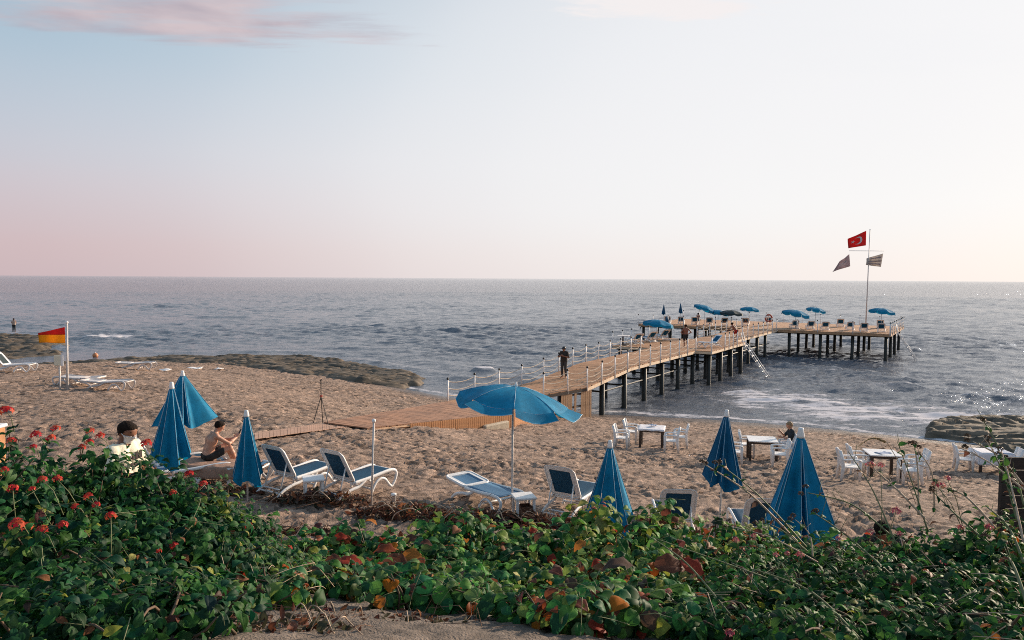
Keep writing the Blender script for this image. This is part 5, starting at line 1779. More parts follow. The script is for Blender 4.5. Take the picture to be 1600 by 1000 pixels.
def stand(**kw):
    J = dict(pelvis=(0, 0, .96), chest=(0, .0, 1.30), neck=(0, -.01, 1.47), head=(0, .02, 1.615), shL=(-.185, -.01, 1.41), shR=(.185, -.01, 1.41),
             elL=(-.24, -.03, 1.12), elR=(.24, -.03, 1.12), wrL=(-.25, .06, .87), wrR=(.25, .06, .87), hipL=(-.09, 0, .92), hipR=(.09, 0, .92),
             knL=(-.10, .03, .50), knR=(.10, .03, .50), anL=(-.11, -.02, .085), anR=(.11, -.02, .085), toL=(-.13, .16, .03), toR=(.13, .16, .03))
    J.update(kw); return J


SHIRT = ('torso', 'arm_upper')
# man on the ramp, both hands before the chest
q = at_z(881, 584, 2.32)
p = np.array([q[0], q[1]]) - PO; s_ = float(p @ PU)
person('person', 'person in dark clothes and cap standing on the pier ramp looking at their hands', (q[0], q[1], deck_z(s_) + .003), R(150),
       stand(elL=(-.30, .05, 1.17), elR=(.30, .05, 1.17), wrL=(-.085, .25, 1.24), wrR=(.085, .25, 1.25), knL=(-.12, .05, .50), anL=(-.15, .0, .085), toL=(-.19, .17, .03)), 'skin_tan', 'hair',
       (('trousers', 'trouser', ('leg_upper', 'leg_lower', 'torso'), lambda c: c[:, 2] < .99, .020), ('shirt', 'shirt_dark', SHIRT, lambda c: (c[:, 2] > .93), .022)), .013, (.1, 1, -.45), cap='black',
       hands={'L': {'dir': (.7, .3, .2), 'palm': (0, -1, .2), 'curl': .7}, 'R': {'dir': (-.7, .3, .2), 'palm': (0, -1, .2), 'curl': .7, 'flip': 1}})
# man with hands on hips further out
s_, v_ = 18.6, -1.5
q = at_y(1071, 545, pp(18.6, -1.9).y)
p = np.array([q[0], q[1]]) - PO; s_ = float(p @ PU)
person('person', 'shirtless tanned person in dark shorts standing on the pier with hands on hips', (q[0], q[1], deck_z(s_) + .003), R(10),
       stand(elL=(-.40, -.08, 1.16), elR=(.40, -.08, 1.16), wrL=(-.19, .02, 1.00), wrR=(.19, .02, 1.00), knR=(.14, .06, .5), anR=(.17, .02, .085), toR=(.22, .18, .03)), 'skin_dark', 'hair',
       (('shorts', 'shorts', ('leg_upper', 'torso'), lambda c: (c[:, 2] < 1.0) & (c[:, 2] > .55), .018),), .014, (-.2, 1, -.1),
       hands={'L': {'dir': (.6, .6, -.4), 'palm': (.6, -.5, 0)}, 'R': {'dir': (-.6, .6, -.4), 'palm': (-.6, -.5, 0), 'flip': 1}})
# fisherman on the rocks
q = at_z(22, 519.5, .62)
person('person', 'person in pale vest and dark trousers standing on the sea rocks, cut small by distance', (q[0], q[1], .62), R(20),
       stand(elL=(-.25, .08, 1.15), elR=(.24, .06, 1.14), wrL=(-.12, .28, 1.10), wrR=(.10, .30, 1.12)), 'skin_tan', 'hair',
       (('trousers', 'top_navy', ('leg_upper', 'leg_lower', 'torso'), lambda c: c[:, 2] < .95, .018), ('vest', 'vest', ('torso',), lambda c: c[:, 2] > .95, .02)), .016, (0, 1, -.2))
# shirtless man sitting sideways on the towel-covered lounger
q = ground(332, 752)
SEAT = .47
person('person', 'shirtless person in black shorts sitting on a towel and looking at a phone', (q[0] - .14, q[1] + .22, q[2] - .03), face(.80, .60),
       dict(pelvis=(0, -.06, SEAT + .10), chest=(0, .04, SEAT + .44), neck=(0, .15, SEAT + .60), head=(0, .215, SEAT + .735), shL=(-.19, .11, SEAT + .545), shR=(.19, .11, SEAT + .545),
            elL=(-.24, .36, SEAT + .36), elR=(.24, .36, SEAT + .36), wrL=(-.09, .56, SEAT + .40), wrR=(.06, .58, SEAT + .45), hipL=(-.095, -.01, SEAT + .085), hipR=(.095, -.01, SEAT + .085),
            knL=(-.15, .40, SEAT + .26), knR=(.15, .41, SEAT + .24), anL=(-.12, .56, SEAT - .14), anR=(.12, .58, SEAT - .14), toL=(-.14, .74, SEAT - .18), toR=(.14, .75, SEAT - .18)),
       'skin', 'hair', (('shorts', 'shorts', ('leg_upper', 'torso'), lambda c: (c[:, 1] < .27) & (c[:, 2] < SEAT + .17 + .35 * np.maximum(c[:, 1], -.1)), .016),), .0095, (.05, 1, -.55), eyes=True,
       hands={'L': {'dir': (.55, .55, .4), 'palm': (.3, -.6, .3), 'curl': .8}, 'R': {'dir': (-.1, .5, .8), 'palm': (-.4, .5, -.3), 'curl': .8, 'flip': 1}})
bq = Vector((q[0] - .14, q[1] + .22, q[2] - .03)); rot = Matrix.Rotation(face(.80, .60), 3, 'Z')
ph = thing('phone', 'black phone held up by the shirtless seated person', 'phone', tuple(bq + rot @ Vector((.045, .66, SEAT + .555))), face(.80, .60))
ph.rotation_euler = (R(-25), 0, face(.80, .60))
mb = MB(); mb.bbox((0, 0, 0), (.076, .010, .155), bev=.004); mb.build('case', M['black'], ph)
mb = MB(); mb.bbox((0, -.0065, 0), (.066, .003, .14), bev=.001); mb.build('screen', M['shorts'], ph)
# towel under him
lq = Vector(LS.location); lr = LS.rotation_euler.z
n = 34
X, Y = np.meshgrid(np.linspace(-.52, .52, n), np.linspace(-.72, 1.0, n + 14))
over = np.maximum(np.abs(X) - .35, 0)
Z = .425 - over * 1.45 + .035 * fbm(X * 5, Y * 4, 3, 41) + .05 * sstep(0, -.7, Y)
Xd = np.sign(X) * (np.minimum(np.abs(X), .37) + over * .28) + .02 * np.sin(Y * 9) * (over > 0)
V = np.stack([Xd, Y, Z], -1).reshape(-1, 3)
o = link('towel', np_mesh('towel', V, grid_faces(n, n + 14), M['towel'])); o.modifiers.new('thick', 'SOLIDIFY').thickness = .012
o.location = lq; o.rotation_euler = (0, 0, lr); tag(o, 'beige towel draped over the lounger under the shirtless person', 'towel')
# masked person by the red-flowered bush
D_ = 10.4
for D_ in np.arange(8.8, 13, .05):
    tp = at_y(194, 658, D_)
    if tp[2] - gz(tp[0], tp[1]) <= 1.76: break
tp = at_y(192, 658, D_); g_ = gz(tp[0], tp[1]); sc_ = (tp[2] - g_) / 1.74
pm_ = person('person', 'dark-haired person in pale yellow T-shirt with a white face mask behind the red-flowered bush', (tp[0], tp[1], g_), face(.98, -.18),
             stand(elL=(-.27, .05, 1.14), elR=(.27, .05, 1.14), wrL=(-.10, .27, 1.10), wrR=(.10, .28, 1.12), head=(0, .05, 1.61)), 'skin_tan', 'hair',
             (('trousers', 'trouser', ('leg_upper', 'leg_lower', 'torso'), lambda c: c[:, 2] < .95, .018), ('shirt', 'shirt_yellow', SHIRT, lambda c: (c[:, 2] > .93) & (c[:, 2] < 1.475), .020)), .0095, (.15, 1, -.28), mask='mask', eyes=True,
             hands={'L': {'dir': (.6, .6, .2), 'palm': (.3, -.3, .8), 'curl': .6}, 'R': {'dir': (-.6, .6, .2), 'palm': (-.3, -.3, .8), 'curl': .6, 'flip': 1}})
pm_.scale = (1.04, 1.04, sc_)
# dark print on the chest
mb = MB()
for x, z, w, h_ in ((-.08, 1.33, .05, .09), (-.015, 1.33, .03, .09), (.04, 1.32, .045, .05), (-.06, 1.23, .04, .05), (.0, 1.235, .06, .03), (.07, 1.23, .03, .05)):
    mb.bbox((x, .155, z), (w, .012, h_), Matrix.Rotation(.2 * x, 3, 'Z'), .003)
mb.build('shirt_print', M['print'], pm_)
# fair-haired person at the middle table
q = ground(1231, 716)
SE = .45
sit = dict(pelvis=(0, -.04, SE + .09), chest=(0, .0, SE + .43), neck=(0, .03, SE + .60), head=(0, .08, SE + .735), shL=(-.17, .01, SE + .54), shR=(.17, .01, SE + .54),
           elL=(-.22, .16, SE + .30), elR=(.22, .20, SE + .32), wrL=(-.14, .38, SE + .33), wrR=(.06, .36, SE + .48), hipL=(-.09, 0, SE + .07), hipR=(.09, 0, SE + .07),
           knL=(-.11, .42, SE + .07), knR=(.11, .42, SE + .07), anL=(-.11, .42, .085), anR=(.11, .42, .085), toL=(-.12, .58, .03), toR=(.12, .58, .03))
person('person', 'fair-haired person in dark top sitting at the middle table behind the largest umbrella', (q[0] + .12, q[1] + .02, q[2]), face(-.95, .1), sit, 'skin', 'hair_fair',
       (('top', 'top_navy', ('torso', 'arm_upper'), lambda c: c[:, 2] > SE + .08, .016), ('skirt', 'cloth_white', ('leg_upper', 'torso'), lambda c: c[:, 2] < SE + .2, .02)), .012, (0, 1, -.3), hair_long=True, fem=.88)
# person reclining at the bottom right
p = at_y(1380, 818, 9.9); gg = gz(p[0], p[1] + .3)
t = copy_tree(L1, (p[0] + .18, p[1] + .75, gg), face(.05, 1), 'lounger almost hidden by the pink-flowered stems, someone lying back on it', GL)
hz = p[2] - .1 - gg
person('person', 'dark-haired person leaning back low among the pink-flowered stems', (p[0], p[1], gg), face(.25, .95),
       dict(pelvis=(.1, .62, .42), chest=(.05, .26, hz - .28), neck=(.02, .12, hz - .12), head=(0, .06, hz), shL=(-.14, .16, hz - .17), shR=(.20, .16, hz - .17), elL=(-.24, .35, hz - .40), elR=(.30, .35, hz - .40),
            wrL=(-.14, .58, .50), wrR=(.24, .58, .50), hipL=(0, .66, .40), hipR=(.19, .66, .40), knL=(0, 1.08, .46), knR=(.2, 1.08, .46), anL=(0, 1.48, .41), anR=(.2, 1.48, .41), toL=(-.02, 1.56, .52), toR=(.22, 1.56, .52)),
       'skin_dark', 'hair', (('top', 'top_navy', ('torso', 'arm_upper'), None, .016),), .0125, (.6, .8, .1))
# people out on the pier
s_, v_ = sv_of(1171, 62.5)
person('person', 'reddish-skinned person climbing up at the top of the pier ladder', deckp(25.9, .55), ru + R(70),
       stand(chest=(0, .22, 1.20), neck=(0, .34, 1.33), head=(0, .42, 1.45), shL=(-.185, .28, 1.28), shR=(.185, .28, 1.28), elL=(-.25, .45, 1.08), elR=(.25, .45, 1.08), wrL=(-.22, .62, .95), wrR=(.22, .62, .95), knL=(-.12, .22, .52), anL=(-.12, -.05, .09)),
       'skin_dark', 'hair', (('shorts', 'red_flag', ('leg_upper', 'torso'), lambda c: (c[:, 2] < 1.0) & (c[:, 2] > .6), .018),), .016, (0, 1, -.4))
b = deckp(45.4, -9.0)
person('person', 'person sitting upright on a lounger on the left arm of the pier head', b, ru + R(60), sit, 'skin_dark', 'hair', (('shorts', 'top_navy', ('leg_upper', 'torso'), lambda c: c[:, 2] < SE + .17, .018),), .016)
lie = dict(pelvis=(0, .3, .47), chest=(0, -.04, .53), neck=(0, -.21, .60), head=(0, -.33, .68), shL=(-.18, -.14, .56), shR=(.18, -.14, .56), elL=(-.28, .10, .48), elR=(.28, .10, .48), wrL=(-.2, .34, .48), wrR=(.2, .34, .48),
           hipL=(-.09, .34, .46), hipR=(.09, .34, .46), knL=(-.11, .70, .64), knR=(.10, .76, .47), anL=(-.1, 1.0, .45), anR=(.1, 1.16, .45), toL=(-.11, 1.1, .5), toR=(.11, 1.2, .56))
person('person', 'sunbather lying on a lounger below the black umbrella', deckp(45.0, -6.0), ru + .3, lie, 'skin', 'hair', (('shorts', 'canvas', ('leg_upper', 'torso'), lambda c: (c[:, 1] > .12) & (c[:, 1] < .58), .018),), .016, (0, .5, .9))
person('person', 'sunbather lying on a lounger between the black umbrella and the walkway', deckp(46.6, -4.2), ru + .2, lie, 'skin_dark', 'hair_fair', (('swimsuit', 'red_flag', ('torso',), lambda c: c[:, 1] > -.1, .016),), .016, (0, .5, .9))
# ------------------------------------------------------------------ plants on the bank
def leaf_template(wprof, n=4, foldz=.16, curl=.45, cup=.0, wav=0, wide=False):
    """leaf along +Y, unit length, normal +Z; returns verts, faces"""
    V = []; F = []
    for i in range(n + 1):
        t = i / n; w = wprof(t); a = curl * t * t
        y = t * (1 - .18 * curl * t); z = -a * t * .55 + .02
        e = wav * math.sin(i * 2.3)
        if wide: V += [(-w, y, z + foldz * w * .35 + e), (-w * .55, y + .01, z + foldz * w * .62), (0, y, z - foldz * w * .4), (w * .55, y + .01, z + foldz * w * .62), (w, y, z + foldz * w * .35 - e)]
        else: V += [(-w, y, z + foldz * w + cup * w + e), (0, y, z - foldz * w * .4), (w, y, z + foldz * w + cup * w - e)]
    k = 5 if wide else 3
    for i in range(n):
        a = i * k
        F += [(a + j, a + j + 1, a + j + k + 1, a + j + k) for j in range(k - 1)]
    return np.array(V), np.array(F)


def ovate(t): return .27 * (math.sin(math.pi * min(1, t * .98 + .01) ** .72) ** .9) + .006
def obovate(t): return .36 * (math.sin(math.pi * min(1, t * .97 + .01) ** 1.25) ** .85) + .012
def broadl(t): return .31 * (math.sin(math.pi * min(1, t * .98 + .015) ** .85) ** .75) + .008
def roundl(t): return .47 * (math.sin(math.pi * min(1, t * .98 + .015) ** .95) ** .62) + .01
def slim(t): return .16 * math.sin(math.pi * min(1, t * .97 + .02)) + .004


LT = {'lantana': leaf_template(ovate, 4, .5, .9, wide=True), 'creeper': leaf_template(obovate, 4, .55, 1.05, wide=True), 'creeper_flat': leaf_template(roundl, 4, .45, .85, wide=True), 'broad': leaf_template(broadl, 7, .38, .75, 0, .055, True), 'slim': leaf_template(slim, 3, .2, .5)}


def frames(axis, nrm_):
    """orthonormal frames: Y along axis, Z near nrm_"""
    y = axis / (np.linalg.norm(axis, axis=1)[:, None] + 1e-9)
    z = nrm_ - y * (nrm_ * y).sum(1)[:, None]; z /= np.linalg.norm(z, axis=1)[:, None] + 1e-9
    x = np.cross(y, z)
    return x, y, z


def batch(tmpl, pos, axis, nrm_, size, tint):
    V0, F0 = tmpl
    x, y, z = frames(axis, nrm_)
    N_ = len(pos)
    s = size[:, None, None]
    P_ = pos[:, None, :] + s * (V0[None, :, 0, None] * x[:, None, :] + V0[None, :, 1, None] * y[:, None, :] + V0[None, :, 2, None] * z[:, None, :])
    F = (F0[None] + (np.arange(N_) * len(V0))[:, None, None]).reshape(-1, 4)
    # the two halves of a blade differ a little, the midrib is paler
    c = np.repeat(tint[:, None, :], len(V0), 1).copy()
    mid = 2 if len(V0) % 5 == 0 else 1; c[:, mid::5 if mid == 2 else 3, :] *= 1.18
    return P_.reshape(-1, 3), F, c.reshape(-1, 3)


class Leaves:
    def __init__(self): self.V = []; self.F = []; self.C = []; self.n = 0

    def add(self, v, f, c):
        self.V.append(v); self.F.append(f + self.n); self.C.append(c); self.n += len(v)

    def build(self, name, parent, m='leaf', kind='stuff'):
        if not self.V: return
        me = np_mesh(name, np.concatenate(self.V), np.concatenate(self.F), M[m], True, {'tint': np.concatenate(self.C)})
        return link(name, me, parent, kind)


GREEN = np.array([[.012, .068, .022], [.018, .088, .024], [.028, .110, .026], [.010, .052, .025], [.042, .130, .030], [.014, .078, .034]])
LIME = np.array([[.14, .22, .035], [.24, .26, .04], [.10, .20, .04], [.32, .30, .09], [.20, .28, .06]])
RED = np.array([[.32, .04, .02], [.25, .06, .025], [.42, .15, .03], [.20, .06, .03]])
RUST = np.array([[.17, .06, .035], [.12, .05, .035], [.24, .10, .05], [.10, .06, .045]])
GREEN = GREEN * np.array([1.6, 1.25, 1.05])
SINGLE = {}


def single_mesh(kind, tint):
    """shared mesh data of one leaf in one colour"""
    key = (kind, tuple(np.round(tint, 3)))
    if key not in SINGLE:
        V0, F0 = LT[kind]
        c = np.repeat(np.array(tint)[None], len(V0), 0); mid = 2 if len(V0) % 5 == 0 else 1; c[mid::5 if mid == 2 else 3] *= 1.18
        SINGLE[key] = np_mesh('leaf', V0, F0, M['leaf'], True, {'tint': c})
    return SINGLE[key]


def single_leaf(parent, o, kind, pos, ax, nm, size, tint, name='leaf'):
    x, y, z = frames(ax[None], nm[None])
    x, y, z = x[0] * size, y[0] * size, z[0] * size
    ob = bpy.data.objects.new(name, single_mesh(kind, tint)); COL.objects.link(ob); ob.parent = parent
    q = pos - o
    ob.matrix_local = Matrix(((x[0], y[0], z[0], q[0]), (x[1], y[1], z[1], q[1]), (x[2], y[2], z[2], q[2]), (0, 0, 0, 1)))
    return ob


def flower_head(parent, o, pos, rad, cols, seed, up=(0, 0, 1)):
    """one umbel of small four-petalled florets"""
    r = np.random.default_rng(seed)
    V = []; F = []; C = []; k = 0
    for i in range(16):
        a = i * 2.4; q = math.sqrt((i + .5) / 16)
        d = np.array([math.cos(a) * q, math.sin(a) * q, .8 * (1 - q * q) + .1])
        c = pos - o + d * rad * r.uniform(.85, 1.1)
        n = d / np.linalg.norm(d) + r.normal(0, .2, 3); n /= np.linalg.norm(n)
        e1 = np.cross(n, [0.3, .2, 1]); e1 /= np.linalg.norm(e1) + 1e-9; e2 = np.cross(n, e1)
        s = rad * .46; col = cols[int(r.integers(len(cols)))]
        th = r.uniform(0, 1.6)
        ring = []
        for j in range(8):
            b = th + j * math.pi / 4; rr_ = s * (1.0 if j % 2 == 0 else .45)
            ring.append(c + (e1 * math.cos(b) + e2 * math.sin(b)) * rr_ + n * (.12 * s if j % 2 else 0))
        V += [c + n * .1 * s] + ring; C += [np.array(col) * (1.25 if i > 8 else .9)] * 9
        F += [(k, k + 1 + j, k + 1 + (j + 1) % 8) for j in range(8)]; k += 9
    me = np_mesh('flower', np.array(V), np.array(F), M['petal'], False, {'tint': np.array(C)})
    return link('flower', me, parent)


REDF = [(.48, .02, .025), (.54, .04, .03), (.40, .015, .03), (.56, .09, .04)]
PINKF = [(.50, .10, .13), (.56, .19, .19), (.42, .06, .10), (.55, .25, .16)]
CAMV = np.array([0, 0, CAM_Z])


def bush(name, label, domes, nleaf, kind, size, palette, seed, flowers=(), fcols=REDF, group=None, cat='shrub', nparts=220, extra=None, droop=.35, rosette=6, stems=40, frad=.05, shell=(.72, 1.03), red=.0, lime=.1):
    """a plant whose leaves sit in whorls at the shoot tips spread through overlapping domes (x, y, radius, height)"""
    r = np.random.default_rng(seed)
    cx = float(np.mean([d[0] for d in domes])); cy = float(np.mean([d[1] for d in domes]))
    o = np.array([cx, cy, gz(cx, cy)])
    t = thing(name, label, cat, tuple(o), 0, group)
    # shoot tips on and inside the domes
    nw = nleaf // rosette
    wts = np.array([d[2] * (d[2] + d[3]) for d in domes]); wts = wts / wts.sum()
    di = r.choice(len(domes), nw, p=wts)
    D_ = np.array(domes)[di]
    a = r.uniform(0, 2 * math.pi, nw); u = r.uniform(0, 1, nw) ** .75
    el = np.arcsin(np.clip(u, 0, 1)); q = r.uniform(shell[0] ** 2, shell[1] ** 2, nw) ** .5
    lump = 1 + .22 * fbm(a * 1.3 + di * 3.1, el * 2.2 + di, 2, seed)
    d = np.stack([np.cos(el) * np.cos(a), np.cos(el) * np.sin(a), np.sin(el)], -1)
    gx = D_[:, 0] + d[:, 0] * D_[:, 2] * q * lump; gy = D_[:, 1] + d[:, 1] * D_[:, 2] * q * lump
    g = base_z(D_[:, 0], D_[:, 1]) * .5 + base_z(gx, gy) * .5
    pos = np.stack([gx, gy, np.maximum(g + .03 + d[:, 2] ** .62 * D_[:, 3] * q * lump ** .6, base_z(gx, gy) + .03)], -1)
    out = d * np.array([1, 1, .8]) + np.array([.12, -.1, .45]); out /= np.linalg.norm(out, axis=1)[:, None]
    # leaves of each whorl
    n = nw * rosette
    wi = np.repeat(np.arange(nw), rosette); ki = np.tile(np.arange(rosette), nw)
    O = out[wi]; e1 = np.cross(O, r.normal(size=(nw, 3))[wi]); e1 /= np.linalg.norm(e1, axis=1)[:, None] + 1e-9; e2 = np.cross(O, e1)
    ph = ki * 2.4 + r.uniform(0, .7, n); lift = .75 - 1.0 * (ki / rosette) + r.normal(0, .2, n) - droop * .4
    ax = (e1 * np.cos(ph)[:, None] + e2 * np.sin(ph)[:, None]) + O * lift[:, None] + np.array([0, 0, -droop]) * (.4 + ki / rosette)[:, None]
    nm = O * 1.0 - (e1 * np.cos(ph)[:, None] + e2 * np.sin(ph)[:, None]) * lift[:, None] + r.normal(0, .25, (n, 3))
    sz = size * r.uniform(.62, 1.15, n) * r.uniform(.72, 1.3, nw)[wi] * (.7 + .45 * ki / rosette)
    P_ = pos[wi] - O * (.028 * ki)[:, None] * (size / .08) + r.normal(0, .012, (n, 3))
    tint = palette[r.integers(len(palette), size=n)] * r.uniform(.65, 1.35, n)[:, None] * r.uniform(.7, 1.35, nw)[wi][:, None]
    yel = r.random(nw) < lime
    pick = yel[wi] & (r.random(n) < .75); tint[pick] = LIME[r.integers(len(LIME), size=pick.sum())]
    pick = r.random(n) < red; tint[pick] = RED[r.integers(len(RED), size=pick.sum())]
    pick = r.random(n) < (.045 if seed > 199 else .02); tint[pick] = RUST[r.integers(len(RUST), size=pick.sum())]
    # the leaves seen largest become objects of their own
    dist = np.linalg.norm(P_ - CAMV, axis=1)
    vis = (q[wi] > .88) & ((nm * (CAMV - P_)).sum(1) > 0)
    px_ = 800 + FPX * P_[:, 0] / P_[:, 1]; py_ = 435 + FPX * (CAM_Z - P_[:, 2]) / P_[:, 1]
    vis &= (px_ > 0) & (px_ < 1600) & (py_ < 1000)
    score = np.where(vis, sz / dist, -1); order = np.argsort(-score)[:min(nparts, int(vis.sum()))]
    single = np.zeros(n, bool); single[order] = True
    for i in order:
        pal = tint[i]
        key = np.round(pal / .02) * .02 + .004 if pal.max() < .3 else np.round(pal / .06) * .06 + .01
        single_leaf(t, o, kind, P_[i], ax[i], nm[i], float(sz[i]), key)
    lv = Leaves(); m_ = ~single
    v, f, c = batch(LT[kind], P_[m_] - o, ax[m_], nm[m_], sz[m_], tint[m_]); lv.add(v, f, c)
    if extra: extra(lv, o, r, t)
    lv.build('foliage', t)
    # stems: from the root up to some of the shoot tips
    mb = MB()
    for i in r.choice(nw, min(stems, nw), replace=False):
        dd = D_[i]; rx, ry = dd[0] + r.normal(0, .08), dd[1] + r.normal(0, .08)
        root = np.array([rx, ry, gz(rx, ry)]) - o; tip = pos[i] - o
        mid = root * .45 + tip * .55 + np.array([0, 0, .10 * dd[3]]) + r.normal(0, .04, 3)
        mb.tube(crv([root, mid, tip], 3), [.010, .009, .008, .007, .006, .005, .004], 5)
    mb.build('stem', M['stem_brown'], t, True, 'stuff')
    # pale thin shoots wandering over the surface
    mb = MB()
    for i in r.choice(nw, min(int(stems * .8), nw), replace=False):
        a0 = pos[i] - o; tg = np.cross(out[i], r.normal(size=3)); tg /= np.linalg.norm(tg) + 1e-9; ln = r.uniform(.10, .32)
        mb.tube(crv([a0 - tg * ln * .5, a0 + out[i] * r.uniform(.01, .05), a0 + tg * ln * .5 + out[i] * r.uniform(0, .07)], 3), [.0022] * 7, 4)
    mb.build('shoot', M['twig_pale' if seed > 199 and seed % 3 == 0 else 'stem_green'], t, True, 'stuff')
    # flower heads on thin stalks
    for j, (fx, fy, fD, fr) in enumerate(flowers):
        p = at_y(fx, fy, fD)
        k = np.argmin(np.linalg.norm(pos - p, axis=1))
        mb = MB(); mb.tube([pos[k] - o - out[k] * .05, (pos[k] + p) / 2 - o + np.array([0, 0, .02]), p - o], [.0035, .003, .0025], 5); mb.build('stalk', M['stem_green'], t, True)
        flower_head(t, o, p, fr * .8, fcols, seed * 50 + j)
    return t, pos, out, o


# ---- the tall red-flowered bushes on the left
def dome_px(px, D, top_py, rad, lift=0):
    top_py -= lift
    """a dome whose crest shows at a surveyed pixel"""
    p = at_y(px, top_py, D); g = gz(p[0], p[1]); return (p[0], D, rad, max(.25, p[2] - g - .04))


GLB = 'red-flowered shrubs on the bank'
bush('flowering_shrub', 'leafy dark shrub with red flower heads filling the corner below the post', [dome_px(0, 5.9, 668, .55), dome_px(20, 5.6, 694, .75), dome_px(120, 6.2, 678, .70), dome_px(-60, 5.2, 688, .8), dome_px(70, 4.5, 778, .65), dome_px(20, 3.7, 868, .55), dome_px(20, 3.15, 933, .45), dome_px(90, 3.3, 918, .45)], 3700, 'lantana', 0.114, GREEN * np.array([.62, .74, .8]), 101,
     [(56, 681, 5.8, .055), (18, 690, 5.7, .05), (88, 671, 6.1, .05), (80, 686, 6.0, .05), (52, 699, 5.7, .035), (42, 825, 4.2, .045), (98, 822, 4.2, .04), (20, 765, 4.7, .045), (66, 751, 4.6, .04), (26, 822, 4.0, .055), (8, 735, 5.0, .035), (10, 644, 5.9, .07)],
     group=GLB, nparts=240, droop=.5, rosette=6, stems=60, lime=.05)
bush('flowering_shrub', 'middle dark shrub with red flower heads in front of the person with the mask', [dome_px(170, 6.5, 696, .70), dome_px(255, 6.4, 710, .65), dome_px(215, 5.3, 763, .75), dome_px(160, 4.2, 848, .65), dome_px(250, 4.0, 903, .5), dome_px(165, 3.35, 928, .45), dome_px(245, 3.4, 953, .42)], 3950, 'lantana', 0.112, GREEN * np.array([.62, .74, .8]), 102,
     [(80 + 60, 692, 6.2, .045), (128, 701, 6.2, .045), (156, 683, 6.3, .055), (141, 675, 6.4, .05), (228, 695, 6.3, .065), (138, 778, 4.9, .045), (90, 750, 5.0, .04), (118, 793, 4.8, .035), (150, 790, 4.8, .035), (173, 808, 4.5, .045), (66, 830, 4.3, .045), (50, 765, 5.0, .03)],
     group=GLB, nparts=240, droop=.5, rosette=6, stems=60, lime=.05)
bush('flowering_shrub', 'outer dark shrub with few red flowers sloping down to the bare soil path', [dome_px(310, 6.3, 754, .60), dome_px(365, 6.3, 783, .55), dome_px(310, 5.3, 808, .65), dome_px(385, 5.6, 838, .5), dome_px(310, 4.3, 893, .5), dome_px(310, 3.6, 953, .34), dome_px(410, 6.2, 840, .42)], 3700, 'lantana', 0.107, GREEN * np.array([.62, .74, .8]), 103,
     [(295, 741, 6.3, .05), (318, 757, 6.2, .045), (272, 854, 5.0, .04), (388, 823, 5.8, .045), (388, 888, 5.4, .035), (365, 873, 5.4, .03), (350, 890, 5.2, .035), (452, 857, 6.2, .035), (270, 771, 6.0, .04), (248, 862, 4.6, .025)],
     group=GLB, nparts=240, droop=.5, rosette=6, stems=60, lime=.09)


# ---- low creeping plants across the bank
GCR = 'low creeping plants along the bank'
CP = np.concatenate([GREEN * 1.2, GREEN * 1.5, np.array([[.075, .15, .05], [.09, .17, .045], [.12, .19, .06]])])
CREEP = [
    ('low creeper with small leaves at the foot of the red-flowered bush', [(470, 7.3, 838, .50), (455, 6.3, 888, .5), (505, 6.6, 880, .45), (480, 5.9, 915, .4)], .088, 1600, 0.063, 0.23),
    ('creeper with broad rust-red leaves in the middle of the bank', [(560, 7.6, 826, .55), (620, 7.2, 843, .5), (560, 6.7, 872, .5), (630, 6.4, 895, .5), (590, 6.1, 915, .4)], .112, 1900, 0.105, 0.23),
    ('creeper rising in a leafy tip at the edge of the dry brush', [(700, 7.8, 806, .5), (740, 8.0, 797, .45), (690, 7.0, 842, .5), (700, 6.3, 888, .5), (665, 5.9, 925, .4)], .112, 1900, 0.042, 0.23),
    ('dense creeper below the small white table and crate', [(820, 7.9, 823, .55), (790, 7.2, 845, .5), (830, 6.4, 880, .5), (770, 6.1, 905, .45), (740, 5.5, 938, .36)], .115, 2000, 0.042, 0.26),
    ('pale yellow-green creeper in front of the middle closed umbrella', [(930, 8.0, 803, .55), (890, 7.3, 832, .5), (960, 6.8, 850, .5), (910, 6.1, 885, .5), (880, 5.5, 922, .38)], .118, 2000, 0.063, 0.60),
    ('sunlit yellow-tinged creeper below the lounger back that shows alone', [(1040, 8.0, 806, .55), (1010, 7.3, 826, .5), (1060, 6.8, 846, .5), (1000, 6.2, 875, .5)], .118, 1900, 0.084, 0.60),
    ('creeper with large dark leaves and two red ones at the bottom of the bank', [(980, 5.6, 905, .5), (930, 5.1, 938, .42), (1030, 5.3, 915, .45), (950, 4.6, 972, .36), (1040, 4.7, 955, .42)], .125, 1900, 0.084, 0.15),
    ('creeper spreading under the hidden lounger behind the largest umbrella', [(1140, 7.9, 822, .55), (1180, 7.6, 835, .5), (1130, 7.0, 848, .5), (1190, 6.6, 866, .5), (1120, 6.1, 885, .45)], .112, 1900, 0.084, 0.60),
    ('creeper with curled leaves lying beneath the largest closed umbrella', [(1260, 7.6, 842, .5), (1310, 7.4, 838, .5), (1240, 6.8, 862, .5), (1300, 6.5, 872, .5), (1270, 6.0, 893, .45)], .105, 1800, 0.063, 0.29),
    ('small creeper clump standing alone on the bare soil path', [(540, 5.5, 948, .24), (500, 5.7, 935, .22), (440, 5.5, 935, .26)], .10, 420, 0.042, 0.15),
    ('creeper clump filling the lower edge of the soil path beside the dark shrub', [(370, 4.7, 955, .26), (420, 4.9, 948, .24), (455, 4.6, 972, .22)], .105, 460, 0.063, 0.23),
    ('creeper clump at the lower edge of the soil path below the large dark leaves', [(800, 4.7, 962, .26), (850, 4.6, 968, .28), (900, 4.4, 975, .3)], .12, 520, 0.084, 0.26),
    ('creeper sprig with a withered leaf at the edge of the bare soil path', [(610, 4.9, 960, .22), (680, 5.0, 955, .26), (730, 4.9, 962, .2)], .115, 420, 0.042, 0.20),
]
CTIPS = []
